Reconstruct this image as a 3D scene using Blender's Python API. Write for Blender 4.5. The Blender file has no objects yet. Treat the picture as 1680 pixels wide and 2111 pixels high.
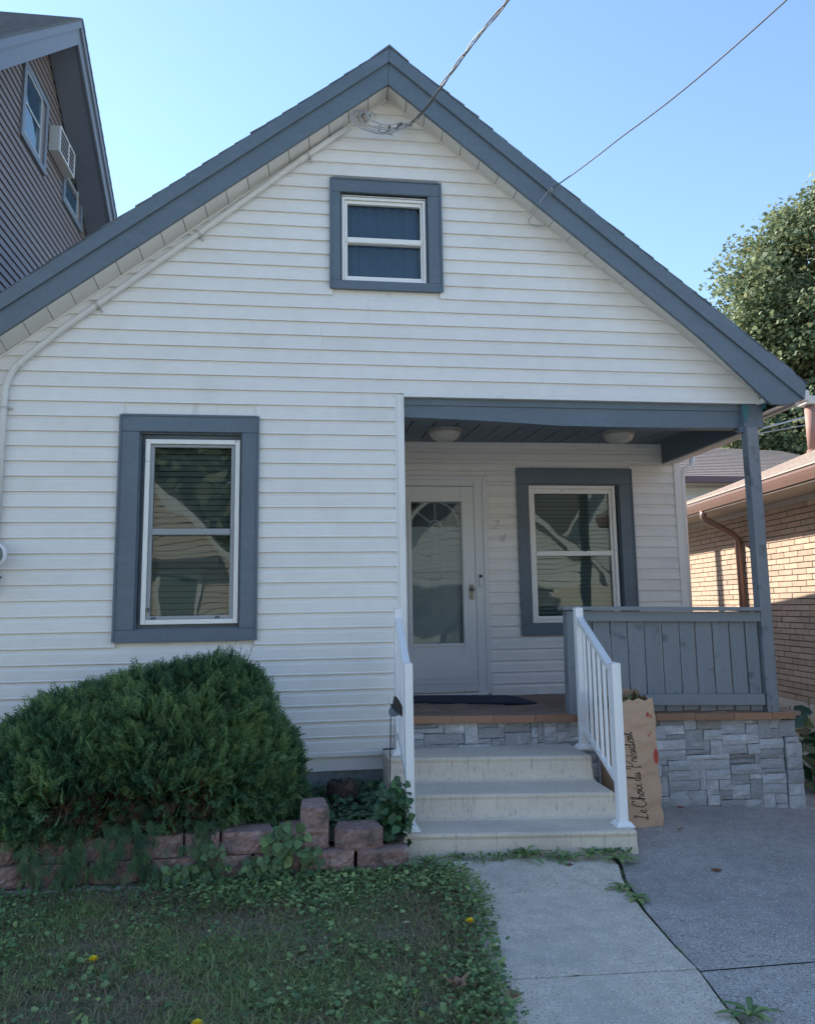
import bpy, bmesh, math, random
import numpy as np
from mathutils import Vector, Matrix, noise as mnoise
R = math.radians
random.seed(7); rng = np.random.default_rng(7)
sc = bpy.context.scene
COL = sc.collection

# ------------------------------------------------------------------ camera, world, sun, exposure
cam_d = bpy.data.cameras.new('camera'); cam = bpy.data.objects.new('camera', cam_d); COL.objects.link(cam)
YAW, PITCH, ROLL = 0.140557, 0.145268, -0.015148
fw = Vector((math.sin(YAW)*math.cos(PITCH), math.cos(YAW)*math.cos(PITCH), math.sin(PITCH)))
rt = Vector((math.cos(YAW), -math.sin(YAW), 0)); up = rt.cross(fw)
rt2 = rt*math.cos(ROLL) + up*math.sin(ROLL); up2 = up*math.cos(ROLL) - rt*math.sin(ROLL)
M = Matrix((rt2, up2, -fw)).transposed().to_4x4(); M.translation = (0, -5.8854, 1.4283)
cam.matrix_world = M
cam_d.sensor_fit = 'HORIZONTAL'; cam_d.sensor_width = 36; cam_d.lens = 36*1670.8/1680
cam_d.shift_y = -0.0298; cam_d.clip_end = 500; cam_d.clip_start = 0.05
sc.camera = cam

SUN = Vector((-1.0, 0.9, 0.97)).normalized()
ELEV = math.asin(SUN.z); AZ = math.atan2(SUN.x, SUN.y)
world = bpy.data.worlds.new('World'); sc.world = world; world.use_nodes = True
nt = world.node_tree; bg = nt.nodes['Background']
sky = nt.nodes.new('ShaderNodeTexSky'); sky.sky_type = 'NISHITA'; sky.sun_disc = False
sky.sun_elevation = ELEV; sky.sun_rotation = AZ
sky.air_density = 1.1; sky.dust_density = 0.1; sky.ozone_density = 2.8; sky.altitude = 50
nt.links.new(sky.outputs[0], bg.inputs[0]); bg.inputs[1].default_value = 0.11
sl = bpy.data.lights.new('sun', 'SUN'); so = bpy.data.objects.new('sun', sl); COL.objects.link(so)
sl.energy = 3.8; sl.angle = R(0.53); sl.color = (1, .93, .82)
so.rotation_euler = (-SUN).to_track_quat('-Z', 'Y').to_euler(); so.location = (-20, 18, 25)
vs = sc.view_settings; vs.view_transform = 'Standard'; vs.look = 'None'; vs.gamma = 1; vs.exposure = 1.55
vs.use_curve_mapping = False

# ------------------------------------------------------------------ helpers
def tag(o, label=None, cat=None, group=None, kind=None):
    if label: o['label'] = label
    if cat: o['category'] = cat
    if group: o['group'] = group
    if kind: o['kind'] = kind
    return o

def empty(name, loc=(0, 0, 0), rz=0.0):
    o = bpy.data.objects.new(name, None); COL.objects.link(o)
    o.location = loc; o.rotation_euler = (0, 0, rz); o.empty_display_size = .1
    return o

class MB:
    """collects shapes given in the thing's own frame (world axes unless the thing is turned)"""
    def __init__(s): s.v = []; s.f = []
    def add(s, vs_, fs):
        n = len(s.v); s.v += [tuple(p) for p in vs_]; s.f += [tuple(i+n for i in f) for f in fs]; return s
    def box(s, x0, x1, y0, y1, z0, z1):
        return s.add([(x, y, z) for x in (x0, x1) for y in (y0, y1) for z in (z0, z1)],
                     [(0, 1, 3, 2), (4, 6, 7, 5), (0, 4, 5, 1), (2, 3, 7, 6), (0, 2, 6, 4), (1, 5, 7, 3)])
    def hexa(s, p):  # 8 points: bottom quad 0-3, top quad 4-7
        return s.add(p, [(3, 2, 1, 0), (4, 5, 6, 7), (0, 1, 5, 4), (1, 2, 6, 5), (2, 3, 7, 6), (3, 0, 4, 7)])
    def bar(s, a, b, w, h, upv=(0, 0, 1)):
        a = Vector(a); b = Vector(b); d = (b-a).normalized(); u = Vector(upv)
        sd = d.cross(u)
        if sd.length < 1e-4: sd = Vector((1, 0, 0))
        sd.normalize(); u = sd.cross(d).normalized(); P = []
        for q in (a, b):
            for i, j in ((-1, -1), (1, -1), (1, 1), (-1, 1)): P.append(q + sd*(w/2*i) + u*(h/2*j))
        return s.add(P, [(3, 2, 1, 0), (4, 5, 6, 7), (0, 1, 5, 4), (1, 2, 6, 5), (2, 3, 7, 6), (3, 0, 4, 7)])
    def prism(s, poly, ax, a, b):  # poly in the two other axes, extruded from a to b along ax ('x','y','z')
        n = len(poly)
        def P(q, t):
            if ax == 'y': return (q[0], t, q[1])
            if ax == 'x': return (t, q[0], q[1])
            return (q[0], q[1], t)
        s.add([P(q, a) for q in poly]+[P(q, b) for q in poly],
              [tuple(range(n)), tuple(range(2*n-1, n-1, -1))]+[(i, i+n, (i+1) % n+n, (i+1) % n) for i in range(n)])
        return s
    def tube(s, pts, r, n=8, cap=True):
        pts = [Vector(p) for p in pts]; rs = r if isinstance(r, (list, tuple)) else [r]*len(pts)
        base = len(s.v); prev = None
        for i, p in enumerate(pts):
            d = (pts[min(i+1, len(pts)-1)]-pts[max(i-1, 0)]).normalized()
            if prev is None:
                a = Vector((0, 0, 1)) if abs(d.z) < .9 else Vector((1, 0, 0))
                u = d.cross(a).normalized()
            else:
                u = (prev - d*prev.dot(d)).normalized()
            prev = u; w = d.cross(u)
            for k in range(n):
                t = 2*math.pi*k/n; s.v.append(tuple(p+(u*math.cos(t)+w*math.sin(t))*rs[i]))
        for i in range(len(pts)-1):
            for k in range(n):
                a = base+i*n+k; b = base+i*n+(k+1) % n
                s.f.append((a, b, b+n, a+n))
        if cap:
            s.f.append(tuple(base+k for k in range(n-1, -1, -1))); s.f.append(tuple(base+(len(pts)-1)*n+k for k in range(n)))
        return s
    def lathe(s, prof, c, n=20, ax=(0, 0, 1)):  # prof: (radius, height)
        base = len(s.v); A = Vector(ax).normalized(); U = A.orthogonal().normalized(); W = A.cross(U); c = Vector(c)
        for r_, h in prof:
            for k in range(n):
                t = 2*math.pi*k/n; s.v.append(tuple(c+A*h+(U*math.cos(t)+W*math.sin(t))*r_))
        for i in range(len(prof)-1):
            for k in range(n):
                a = base+i*n+k; b = base+i*n+(k+1) % n; s.f.append((a, b, b+n, a+n))
        s.f.append(tuple(base+k for k in range(n-1, -1, -1))); s.f.append(tuple(base+(len(prof)-1)*n+k for k in range(n)))
        return s
    def build(s, name, mat, parent=None, off=None, bev=0, smooth=False, label=None, segs=2, fixn=True):
        me = bpy.data.meshes.new(name)
        if off is None:
            if parent is not None: off = root_off(parent)
            else:
                a = np.array(s.v); off = ((a[:, 0].min()+a[:, 0].max())/2, (a[:, 1].min()+a[:, 1].max())/2, a[:, 2].min())
        me.from_pydata([(x-off[0], y-off[1], z-off[2]) for x, y, z in s.v], [], s.f)
        if fixn:
            bm = bmesh.new(); bm.from_mesh(me); bmesh.ops.recalc_face_normals(bm, faces=bm.faces); bm.to_mesh(me); bm.free()
        me.materials.append(mat)
        if smooth:
            me.polygons.foreach_set('use_smooth', [True]*len(me.polygons))
        o = bpy.data.objects.new(name, me); COL.objects.link(o)
        if parent is not None: o.parent = parent
        else: o.location = off
        if bev:
            m = o.modifiers.new('bevel', 'BEVEL'); m.width = bev; m.segments = segs; m.limit_method = 'ANGLE'; m.angle_limit = R(40)
        if label: o['label'] = label
        return o
OWNFRAME = set()   # things turned about z whose parts are given in their own axes
def root_off(p):
    q = p
    while q.parent is not None: q = q.parent
    return (0, 0, 0) if q.name in OWNFRAME else tuple(q.location)

def fast_mesh(name, verts, faces, mat, parent=None, tint=None, kind=None, smooth=False):
    """verts Nx3 array, faces Mxk array (all the same size)"""
    me = bpy.data.meshes.new(name)
    off = np.array(root_off(parent)) if parent is not None else np.zeros(3)
    verts = np.asarray(verts, dtype=np.float32)-off.astype(np.float32); faces = np.asarray(faces, dtype=np.int32)
    k = faces.shape[1]
    me.vertices.add(len(verts)); me.vertices.foreach_set('co', verts.ravel())
    me.loops.add(faces.size); me.loops.foreach_set('vertex_index', faces.ravel())
    me.polygons.add(len(faces)); me.polygons.foreach_set('loop_start', np.arange(0, faces.size, k, dtype=np.int32))
    me.polygons.foreach_set('loop_total', np.full(len(faces), k, dtype=np.int32))
    if tint is not None:
        at = me.attributes.new('tint', 'FLOAT', 'POINT'); at.data.foreach_set('value', np.asarray(tint, dtype=np.float32))
    me.update(); me.validate()
    me.materials.append(mat)
    if smooth: me.polygons.foreach_set('use_smooth', [True]*len(me.polygons))
    o = bpy.data.objects.new(name, me); COL.objects.link(o)
    if parent is not None: o.parent = parent
    if kind: o['kind'] = kind
    return o

def mat(name, col, rough=.6, var=.12, scale=6, bump=.15, bscale=80, objvar=0.0, metal=0.0, spec=.5,
        col2=None, spots=None, aniso=None, detail=6, bdist=.004, streak=None):
    """procedural material: base colour broken by two noises, optional second colour patches, per object variation, bump"""
    m = bpy.data.materials.new(name); m.use_nodes = True; t = m.node_tree; N = t.nodes; L = t.links
    b = N['Principled BSDF']; b.inputs['Roughness'].default_value = rough; b.inputs['Metallic'].default_value = metal
    b.inputs['Specular IOR Level'].default_value = spec
    tc = N.new('ShaderNodeTexCoord'); oi = N.new('ShaderNodeObjectInfo')
    add = N.new('ShaderNodeVectorMath'); add.operation = 'ADD'
    cmb = N.new('ShaderNodeVectorMath'); cmb.operation = 'SCALE'; cmb.inputs[0].default_value = (37, 71, 53)
    L.new(oi.outputs['Random'], cmb.inputs['Scale']); L.new(tc.outputs['Object'], add.inputs[0]); L.new(cmb.outputs[0], add.inputs[1])
    src = add.outputs[0]
    if aniso:
        mp = N.new('ShaderNodeMapping'); mp.inputs['Scale'].default_value = aniso; L.new(src, mp.inputs[0]); asrc = mp.outputs[0]
    else: asrc = src
    n1 = N.new('ShaderNodeTexNoise'); n1.inputs['Scale'].default_value = scale; n1.inputs['Detail'].default_value = detail
    L.new(asrc, n1.inputs['Vector'])
    n2 = N.new('ShaderNodeTexNoise'); n2.inputs['Scale'].default_value = scale*9; n2.inputs['Detail'].default_value = 4
    L.new(asrc, n2.inputs['Vector'])
    mx = N.new('ShaderNodeMath'); mx.operation = 'ADD'; L.new(n1.outputs[0], mx.inputs[0]); L.new(n2.outputs[0], mx.inputs[1])
    mr = N.new('ShaderNodeMapRange'); mr.inputs[1].default_value = .6; mr.inputs[2].default_value = 1.4
    mr.inputs[3].default_value = 1-var; mr.inputs[4].default_value = 1+var; L.new(mx.outputs[0], mr.inputs[0])
    colnode = N.new('ShaderNodeRGB'); colnode.outputs[0].default_value = (*col, 1); cur = colnode.outputs[0]
    if col2 is not None:
        c2, lo, hi, sc2 = col2
        n3 = N.new('ShaderNodeTexNoise'); n3.inputs['Scale'].default_value = sc2; n3.inputs['Detail'].default_value = 8
        L.new(src, n3.inputs['Vector'])
        m3 = N.new('ShaderNodeMapRange'); m3.inputs[1].default_value = lo; m3.inputs[2].default_value = hi; L.new(n3.outputs[0], m3.inputs[0])
        mix = N.new('ShaderNodeMix'); mix.data_type = 'RGBA'; L.new(m3.outputs[0], mix.inputs[0]); L.new(cur, mix.inputs[6])
        mix.inputs[7].default_value = (*c2, 1); cur = mix.outputs[2]
    if streak is not None:
        c3, lo, hi, ss = streak
        mp3 = N.new('ShaderNodeMapping'); mp3.inputs['Scale'].default_value = ss; L.new(src, mp3.inputs[0])
        n4 = N.new('ShaderNodeTexNoise'); n4.inputs['Scale'].default_value = 1; n4.inputs['Detail'].default_value = 6; L.new(mp3.outputs[0], n4.inputs['Vector'])
        m4 = N.new('ShaderNodeMapRange'); m4.inputs[1].default_value = lo; m4.inputs[2].default_value = hi; L.new(n4.outputs[0], m4.inputs[0])
        mix = N.new('ShaderNodeMix'); mix.data_type = 'RGBA'; L.new(m4.outputs[0], mix.inputs[0]); L.new(cur, mix.inputs[6])
        mix.inputs[7].default_value = (*c3, 1); cur = mix.outputs[2]
    if spots is not None:
        c4, sscale, th = spots
        v = N.new('ShaderNodeTexVoronoi'); v.inputs['Scale'].default_value = sscale; L.new(src, v.inputs['Vector'])
        ms = N.new('ShaderNodeMapRange'); ms.inputs[1].default_value = th; ms.inputs[2].default_value = th*1.25
        ms.inputs[3].default_value = 1; ms.inputs[4].default_value = 0; L.new(v.outputs['Distance'], ms.inputs[0])
        sep = N.new('ShaderNodeSeparateColor'); L.new(v.outputs['Color'], sep.inputs[0])
        gt = N.new('ShaderNodeMath'); gt.operation = 'GREATER_THAN'; gt.inputs[1].default_value = .55; L.new(sep.outputs[0], gt.inputs[0])
        mu = N.new('ShaderNodeMath'); mu.operation = 'MULTIPLY'; L.new(ms.outputs[0], mu.inputs[0]); L.new(gt.outputs[0], mu.inputs[1])
        mix = N.new('ShaderNodeMix'); mix.data_type = 'RGBA'; L.new(mu.outputs[0], mix.inputs[0]); L.new(cur, mix.inputs[6])
        mix.inputs[7].default_value = (*c4, 1); cur = mix.outputs[2]
    sclr = N.new('ShaderNodeVectorMath'); sclr.operation = 'SCALE'; L.new(cur, sclr.inputs[0])
    if objvar:
        mo = N.new('ShaderNodeMapRange'); mo.inputs[3].default_value = 1-objvar; mo.inputs[4].default_value = 1+objvar
        L.new(oi.outputs['Random'], mo.inputs[0])
        mm = N.new('ShaderNodeMath'); mm.operation = 'MULTIPLY'; L.new(mr.outputs[0], mm.inputs[0]); L.new(mo.outputs[0], mm.inputs[1])
        L.new(mm.outputs[0], sclr.inputs['Scale'])
    else: L.new(mr.outputs[0], sclr.inputs['Scale'])
    L.new(sclr.outputs[0], b.inputs['Base Color'])
    if bump:
        n5 = N.new('ShaderNodeTexNoise'); n5.inputs['Scale'].default_value = bscale; n5.inputs['Detail'].default_value = 5
        L.new(asrc, n5.inputs['Vector'])
        bp = N.new('ShaderNodeBump'); bp.inputs['Strength'].default_value = bump; bp.inputs['Distance'].default_value = bdist
        L.new(n5.outputs[0], bp.inputs['Height']); L.new(bp.outputs[0], b.inputs['Normal'])
    return m

def leaf_mat(name, ramp, rough=.5, trans=.25, spec=.4):
    m = bpy.data.materials.new(name); m.use_nodes = True; t = m.node_tree; N = t.nodes; L = t.links
    b = N['Principled BSDF']; b.inputs['Roughness'].default_value = rough; b.inputs['Specular IOR Level'].default_value = spec
    at = N.new('ShaderNodeAttribute'); at.attribute_name = 'tint'
    cr = N.new('ShaderNodeValToRGB'); e = cr.color_ramp.elements
    while len(e) > 1: e.remove(e[-1])
    e[0].position = ramp[0][0]; e[0].color = (*ramp[0][1], 1)
    for p, c_ in ramp[1:]:
        q = e.new(p); q.color = (*c_, 1)
    L.new(at.outputs['Fac'], cr.inputs[0]); L.new(cr.outputs[0], b.inputs['Base Color'])
    if trans:
        tr = N.new('ShaderNodeBsdfTranslucent'); L.new(cr.outputs[0], tr.inputs[0])
        mx = N.new('ShaderNodeMixShader'); mx.inputs[0].default_value = trans
        L.new(b.outputs[0], mx.inputs[1]); L.new(tr.outputs[0], mx.inputs[2]); L.new(mx.outputs[0], N['Material Output'].inputs[0])
    return m

def glass_mat(name, ior=1.6, tint=(.75, .85, .85)):
    m = bpy.data.materials.new(name); m.use_nodes = True; t = m.node_tree; N = t.nodes; L = t.links
    N.remove(N['Principled BSDF'])
    tr = N.new('ShaderNodeBsdfTransparent'); tr.inputs[0].default_value = (*tint, 1)
    gl = N.new('ShaderNodeBsdfGlossy'); gl.inputs['Roughness'].default_value = .0; gl.inputs[0].default_value = (.93, 1, .97, 1)
    fr = N.new('ShaderNodeFresnel'); fr.inputs[0].default_value = ior
    tc = N.new('ShaderNodeTexCoord'); ns = N.new('ShaderNodeTexNoise'); ns.inputs['Scale'].default_value = 2.5; ns.inputs['Detail'].default_value = 1
    L.new(tc.outputs['Object'], ns.inputs['Vector'])
    bp = N.new('ShaderNodeBump'); bp.inputs['Strength'].default_value = .12; bp.inputs['Distance'].default_value = .02; L.new(ns.outputs[0], bp.inputs['Height'])
    L.new(bp.outputs[0], gl.inputs['Normal'])
    mx = N.new('ShaderNodeMixShader'); L.new(fr.outputs[0], mx.inputs[0]); L.new(tr.outputs[0], mx.inputs[1]); L.new(gl.outputs[0], mx.inputs[2])
    L.new(mx.outputs[0], N['Material Output'].inputs[0]); return m

# ------------------------------------------------------------------ materials
VINYL = mat('white_vinyl', (.77, .76, .74), rough=.42, var=.045, scale=1.2, bump=.35, bscale=3.2, bdist=.02, objvar=.02,
            streak=((.70, .69, .66), .52, .80, (2.5, 2.5, .5)))
VINYL_T = mat('white_vinyl_trim', (.76, .76, .75), rough=.4, var=.03, bump=.03, streak=((.58, .56, .52), .6, .85, (12, 12, 2)))
SOFFIT = mat('soffit_vinyl', (.68, .66, .63), rough=.5, var=.04, scale=2, bump=.03, objvar=.03)
SLATE = mat('slate_blue_paint', (.112, .150, .188), rough=.5, var=.12, scale=3, bump=.12, bscale=60, streak=((.13, .17, .215), .55, .75, (3, 3, 14)))
SLATE_W = mat('grey_wood_stain', (.20, .225, .25), rough=.65, var=.10, scale=2, bump=.35, bscale=30, aniso=(6, 6, 1), objvar=.06,
              col2=((.11, .13, .15), .58, .7, 9))
SLATE_H = mat('grey_wood_stain_rail', (.20, .225, .25), rough=.65, var=.10, scale=2, bump=.35, bscale=30, aniso=(1, 6, 6), objvar=.04)
CEIL = mat('porch_ceiling_paint', (.14, .185, .22), rough=.6, var=.08, scale=2, bump=.1, objvar=.05)
WHITE = mat('white_metal', (.80, .81, .82), rough=.35, var=.02, bump=.02, spec=.5)
FRAME = mat('white_window_frame', (.80, .80, .78), rough=.45, var=.05, scale=8, bump=.05, col2=((.35, .34, .33), .68, .74, 14))
GREYF = mat('grey_screen_frame', (.30, .32, .34), rough=.5, var=.05, bump=.03)
GLASS = glass_mat('window_glass')
GLASSD = glass_mat('door_glass', ior=1.45, tint=(.62, .68, .70))
BLIND = mat('window_blind', (.17, .20, .20), rough=.7, var=.05, bump=0, objvar=.05)
CURT = mat('window_curtain', (.10, .17, .30), rough=.8, var=.10, scale=4, bump=.1)
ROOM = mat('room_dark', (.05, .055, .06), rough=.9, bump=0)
SHING = mat('dark_shingle', (.10, .115, .135), rough=.9, var=.35, scale=30, bump=.5, bscale=200, objvar=.2)
CONC = mat('concrete_step', (.62, .55, .455), rough=.85, var=.10, scale=5, bump=.35, bscale=120,
           col2=((.50, .43, .375), .48, .75, 2.3), streak=((.36, .32, .28), .56, .76, (60, 60, 4)), spots=((.12, .10, .08), 22, .03))
FOUND = mat('foundation_concrete', (.22, .235, .23), rough=.9, var=.30, scale=3, bump=.6, bscale=40, col2=((.25, .27, .275), .52, .66, 4))
WALK = mat('walkway_concrete', (.64, .565, .46), rough=.9, var=.22, scale=12, bump=.7, bscale=220, bdist=.006,
           col2=((.30, .275, .24), .54, .66, 110), spots=((.82, .77, .69), 80, .23), streak=((.50, .46, .39), .5, .7, (2, 2, 2)))
ASPH = mat('driveway_asphalt', (.47, .435, .395), rough=.88, var=.24, scale=11, bump=.9, bscale=200, bdist=.008,
           col2=((.22, .205, .195), .50, .66, 95), spots=((.72, .69, .64), 75, .25), streak=((.33, .31, .29), .42, .66, (.9, .9, .9)))
SOIL = mat('lawn_soil', (.20, .165, .12), rough=.95, var=.35, scale=12, bump=.9, bscale=60, bdist=.02, col2=((.13, .15, .08), .45, .6, 5))
BEDS = mat('bed_soil', (.075, .062, .05), rough=.95, var=.35, scale=14, bump=.9, bscale=60, bdist=.02)
STONE = mat('ledge_stone', (.38, .395, .415), rough=.85, var=.22, scale=7, bump=.8, bscale=26, bdist=.015, objvar=.26,
            aniso=(1, 1, 2.6), col2=((.52, .54, .56), .56, .72, 9))
STONEB = mat('ledge_stone_brown', (.27, .255, .245), rough=.85, var=.22, scale=7, bump=.9, bscale=26, bdist=.02, objvar=.25, aniso=(1, 1, 2.6))
MORT = mat('stone_backing', (.035, .037, .04), rough=.95, bump=.3)
TILE = mat('deck_tile_wood', (.22, .155, .12), rough=.7, var=.18, scale=4, bump=.25, bscale=30, aniso=(1, 7, 7), objvar=.16)
EDGE = mat('deck_edge_brown', (.29, .155, .095), rough=.6, var=.12, scale=4, bump=.2, bscale=30, aniso=(1, 7, 7), objvar=.14)
DOORM = mat('door_white', (.66, .68, .69), rough=.4, var=.04, scale=3, bump=.05)
INDOOR = mat('inner_door', (.50, .51, .51), rough=.5, var=.05, bump=.05)
BRONZE = mat('tarnished_metal', (.22, .20, .17), rough=.4, var=.2, bump=.1, metal=.7)
DARK = mat('dark_rubber', (.02, .022, .028), rough=.6, bump=.05)
MATN = mat('navy_doormat', (.018, .028, .06), rough=.95, var=.25, scale=30, bump=.8, bscale=400)
BLOCK = mat('red_wall_block', (.27, .175, .155), rough=.95, var=.30, scale=9, bump=1, bscale=50, bdist=.012, objvar=.18,
            col2=((.36, .30, .28), .56, .72, 22), streak=((.07, .06, .055), .55, .75, (8, 8, 8)))
BLOCKG = mat('grey_base_block', (.36, .35, .33), rough=.95, var=.25, scale=9, bump=.9, bscale=50, bdist=.01, objvar=.15)
BAG = mat('kraft_paper', (.49, .325, .22), rough=.8, var=.07, scale=5, bump=.25, bscale=18, bdist=.01)
INK = mat('black_print', (.02, .018, .018), rough=.7, bump=0)
REDINK = mat('red_print', (.42, .05, .035), rough=.7, bump=0)
BRICK = mat('tan_brick', (.46, .335, .245), rough=.85, var=.14, scale=9, bump=.5, bscale=90, objvar=.14, col2=((.40, .27, .21), .55, .75, 10))
BMORT = mat('brick_mortar', (.10, .085, .075), rough=.95, var=.1)
ROOFB = mat('brown_shingle', (.29, .235, .205), rough=.9, var=.30, scale=14, bump=.5, bscale=120, objvar=.22)
GUTTB = mat('brown_gutter', (.235, .14, .115), rough=.35, var=.06, bump=.03)
PEACH = mat('beige_soffit', (.42, .36, .31), rough=.6, var=.05)
MAROON = mat('maroon_gutter', (.09, .045, .06), rough=.4, var=.05)
PALE = mat('pale_siding', (.50, .50, .48), rough=.6, var=.05)
CHIM = mat('clay_flue', (.34, .19, .15), rough=.7, var=.18, scale=9)
GALV = mat('galvanised_cap', (.50, .48, .46), rough=.5, var=.1, metal=.3)
MAUVE = mat('mauve_siding', (.205, .175, .18), rough=.6, var=.06, scale=2, bump=.05, objvar=.04)
TRIML = mat('blue_grey_trim', (.17, .20, .25), rough=.6, var=.06)
LEFTW = mat('left_window_frame', (.40, .45, .50), rough=.5, var=.05)
LROOF = mat('left_roof_shingle', (.11, .12, .135), rough=.9, var=.3, scale=12, objvar=.2)
BARK = mat('bark', (.075, .055, .04), rough=.95, var=.35, scale=9, bump=.9, bscale=30, bdist=.03, aniso=(1, 1, .3))
CABLE = mat('cable_grey', (.12, .12, .125), rough=.6, bump=.05)
CABLEW = mat('cable_pale', (.38, .40, .43), rough=.5, bump=.05)
PIPE = mat('painted_conduit', (.66, .65, .63), rough=.45, var=.05, bump=.04)
METERG = mat('meter_glass', (.14, .19, .17), rough=.15, bump=0)
LAMPG = mat('frosted_lamp_glass', (.52, .51, .48), rough=.3, var=.05, bump=.03)
TEAL = mat('teal_paint_smear', (.03, .16, .19), rough=.6, var=.1)
CREAM = mat('street_house_cream', (.56, .50, .41), rough=.6, var=.05, bump=0)
MINT = mat('street_house_pale', (.66, .68, .64), rough=.6, var=.05, bump=0)
SROOF = mat('street_roof', (.09, .085, .08), rough=.9, var=.2)
YEL = mat('street_bay_yellow', (.68, .64, .50), rough=.6)
GRAV = mat('road_asphalt', (.26, .26, .255), rough=.9, var=.15, scale=2)
FGREEN = mat('far_lawn', (.13, .15, .07), rough=.95, var=.3, scale=3)
DEAD = mat('dead_leaf', (.26, .15, .09), rough=.8, var=.25, scale=40)
YELLOW = mat('dandelion_yellow', (.80, .60, .02), rough=.6, var=.05)
STEM = mat('weed_stem', (.12, .13, .05), rough=.7)
M_CEDAR = leaf_mat('cedar_leaf', [(0, (.22, .12, .07)), (.1, (.14, .09, .05)), (.12, (.030, .075, .045)), (.5, (.10, .22, .105)), (1, (.27, .42, .17))], trans=.35)
M_GRASS = leaf_mat('grass_leaf', [(0, (.38, .29, .19)), (.3, (.28, .24, .13)), (.45, (.20, .27, .10)), (1, (.34, .42, .15))], trans=.35)
M_WEED = leaf_mat('weed_leaf', [(0, (.07, .13, .06)), (.5, (.14, .24, .095)), (1, (.32, .42, .15))], trans=.25)
M_IVY = leaf_mat('ivy_leaf', [(0, (.025, .06, .035)), (.6, (.055, .125, .055)), (1, (.095, .195, .065))], trans=.15, rough=.4)
M_MAPLE = leaf_mat('maple_leaf', [(0, (.08, .12, .08)), (.5, (.19, .24, .13)), (.85, (.30, .33, .18)), (1, (.34, .31, .15))], trans=.35, rough=.6, spec=.25)

C = 0.108   # siding course
APX = .708
def g_ground(x, y):
    return -0.07*max(0.0, min(1.6, x-2.3))

# ================================================================== GROUND
def ground_patch(name, mtl, poly, z=0.0, sub=None, kind='structure', label=None):
    mb = MB(); mb.add([(x, y, z+g_ground(x, y)) for x, y in poly], [tuple(range(len(poly)))])
    o = mb.build(name, mtl, off=(0, 0, 0), fixn=False); tag(o, label=label, kind=kind); return o
G = MB()
xs = [-90, -20, -6, -2, 2.3, 3.9, 12, 40, 90]; ys = [-70, -20, -6, 2, 12, 40, 120]
for j, y in enumerate(ys):
    for i, x in enumerate(xs): G.v.append((x, y, -.012+g_ground(x, y)))
for j in range(len(ys)-1):
    for i in range(len(xs)-1):
        a = j*len(xs)+i; G.f.append((a, a+1, a+1+len(xs), a+len(xs)))
tag(G.build('ground', FGREEN, off=(0, 0, 0), fixn=False), kind='structure')

# driveway asphalt
edge_w = [(1.84, -1.15), (1.787, -1.409), (1.72, -1.613), (1.634, -2.044), (1.589, -2.473), (1.531, -2.961), (1.50, -3.3), (1.45, -4.5)]
DV = MB()
def grid_strip(mb, left, xr, z):
    n0 = len(mb.v); cols = 14
    for x0, y in left:
        for k in range(cols+1):
            x = x0+(xr-x0)*(k/cols)**1.3; mb.v.append((x, y, z+g_ground(x, y)))
    for j in range(len(left)-1):
        for k in range(cols):
            a = n0+j*(cols+1)+k; mb.f.append((a, a+cols+1, a+cols+2, a+1))
# the crack across the driveway at y about -2.68 is a real gap between two sheets
grid_strip(DV, [(1.9, 9), (1.9, 2), (1.9, -.05)]+[(x+.002, y) for x, y in edge_w[:4]]+[(1.592, -2.44), (1.577, -2.674)], 5.2, .004)
driveway = DV.build('driveway', ASPH, off=(0, 0, 0), fixn=True); tag(driveway, kind='structure')
DV2 = MB(); grid_strip(DV2, [(1.574, -2.684), (1.531, -2.961), (1.50, -3.3), (1.46, -4.5), (1.4, -7.5)], 5.2, .004)
tag(DV2.build('driveway', ASPH, off=(0, 0, 0)), kind='structure')
DK = MB()
DK.add([(1.40, -7.4, -.007), (2.2, -7.4, -.007), (2.2, -1.0, -.007), (1.5, -1.0, -.007)], [(0, 1, 2, 3)])
jx = [1.5, 2.3, 3.1, 3.9, 5.3]
for a, b in zip(jx[:-1], jx[1:]): DK.add([(a, -2.73, g_ground(a, 0)-.006), (b, -2.73, g_ground(b, 0)-.006), (b, -2.63, g_ground(b, 0)-.006), (a, -2.63, g_ground(a, 0)-.006)], [(0, 1, 2, 3)])
tag(DK.build('driveway_joint_bed', BEDS, off=(0, 0, 0)), kind='structure')

# walkway: slabs with open joints, each slab a part
walk = empty('walkway', (1.25, -2.3, 0)); tag(walk, kind='structure')
def slab(poly, z=.012, th=.05):
    mb = MB(); mb.prism(poly, 'z', z-th, z); return mb.build('slab', WALK, walk, bev=.004)
slab([(.72, -1.16), (1.775, -1.22), (1.765, -1.409), (1.70, -1.613), (1.665, -1.763), (.86, -1.697)])
slab([(.86, -1.705), (1.663, -1.771), (1.618, -2.044), (1.575, -2.473), (1.568, -2.668), (.76, -2.622)])
slab([(.76, -2.634), (1.566, -2.680), (1.517, -2.961), (1.49, -3.3), (1.47, -3.56), (.66, -3.545)])
slab([(.66, -3.557), (1.468, -3.572), (1.44, -4.5), (.60, -4.5)])
mb = MB(); mb.box(.9, 1.9, -4.5, -1.1, -.06, -.006); mb.build('joint_soil', BEDS, walk)

# lawn soil surface
LW = MB(); nx, ny = 60, 40
for j in range(ny+1):
    for i in range(nx+1):
        y = -4.6+(3.42)*j/ny; x = -4+5.1*i/nx
        LW.v.append((x, y, .0+.018*mnoise.noise(Vector((x*2.2, y*2.2, 0)))+.008*mnoise.noise(Vector((x*9, y*9, 3)))))
for j in range(ny):
    for i in range(nx):
        a = j*(nx+1)+i; x = LW.v[a][0]; y = LW.v[a][1]
        if x < 1.2: LW.f.append((a, a+1, a+nx+2, a+nx+1))
tag(LW.build('lawn', SOIL, off=(0, 0, 0), smooth=True), kind='structure')

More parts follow.
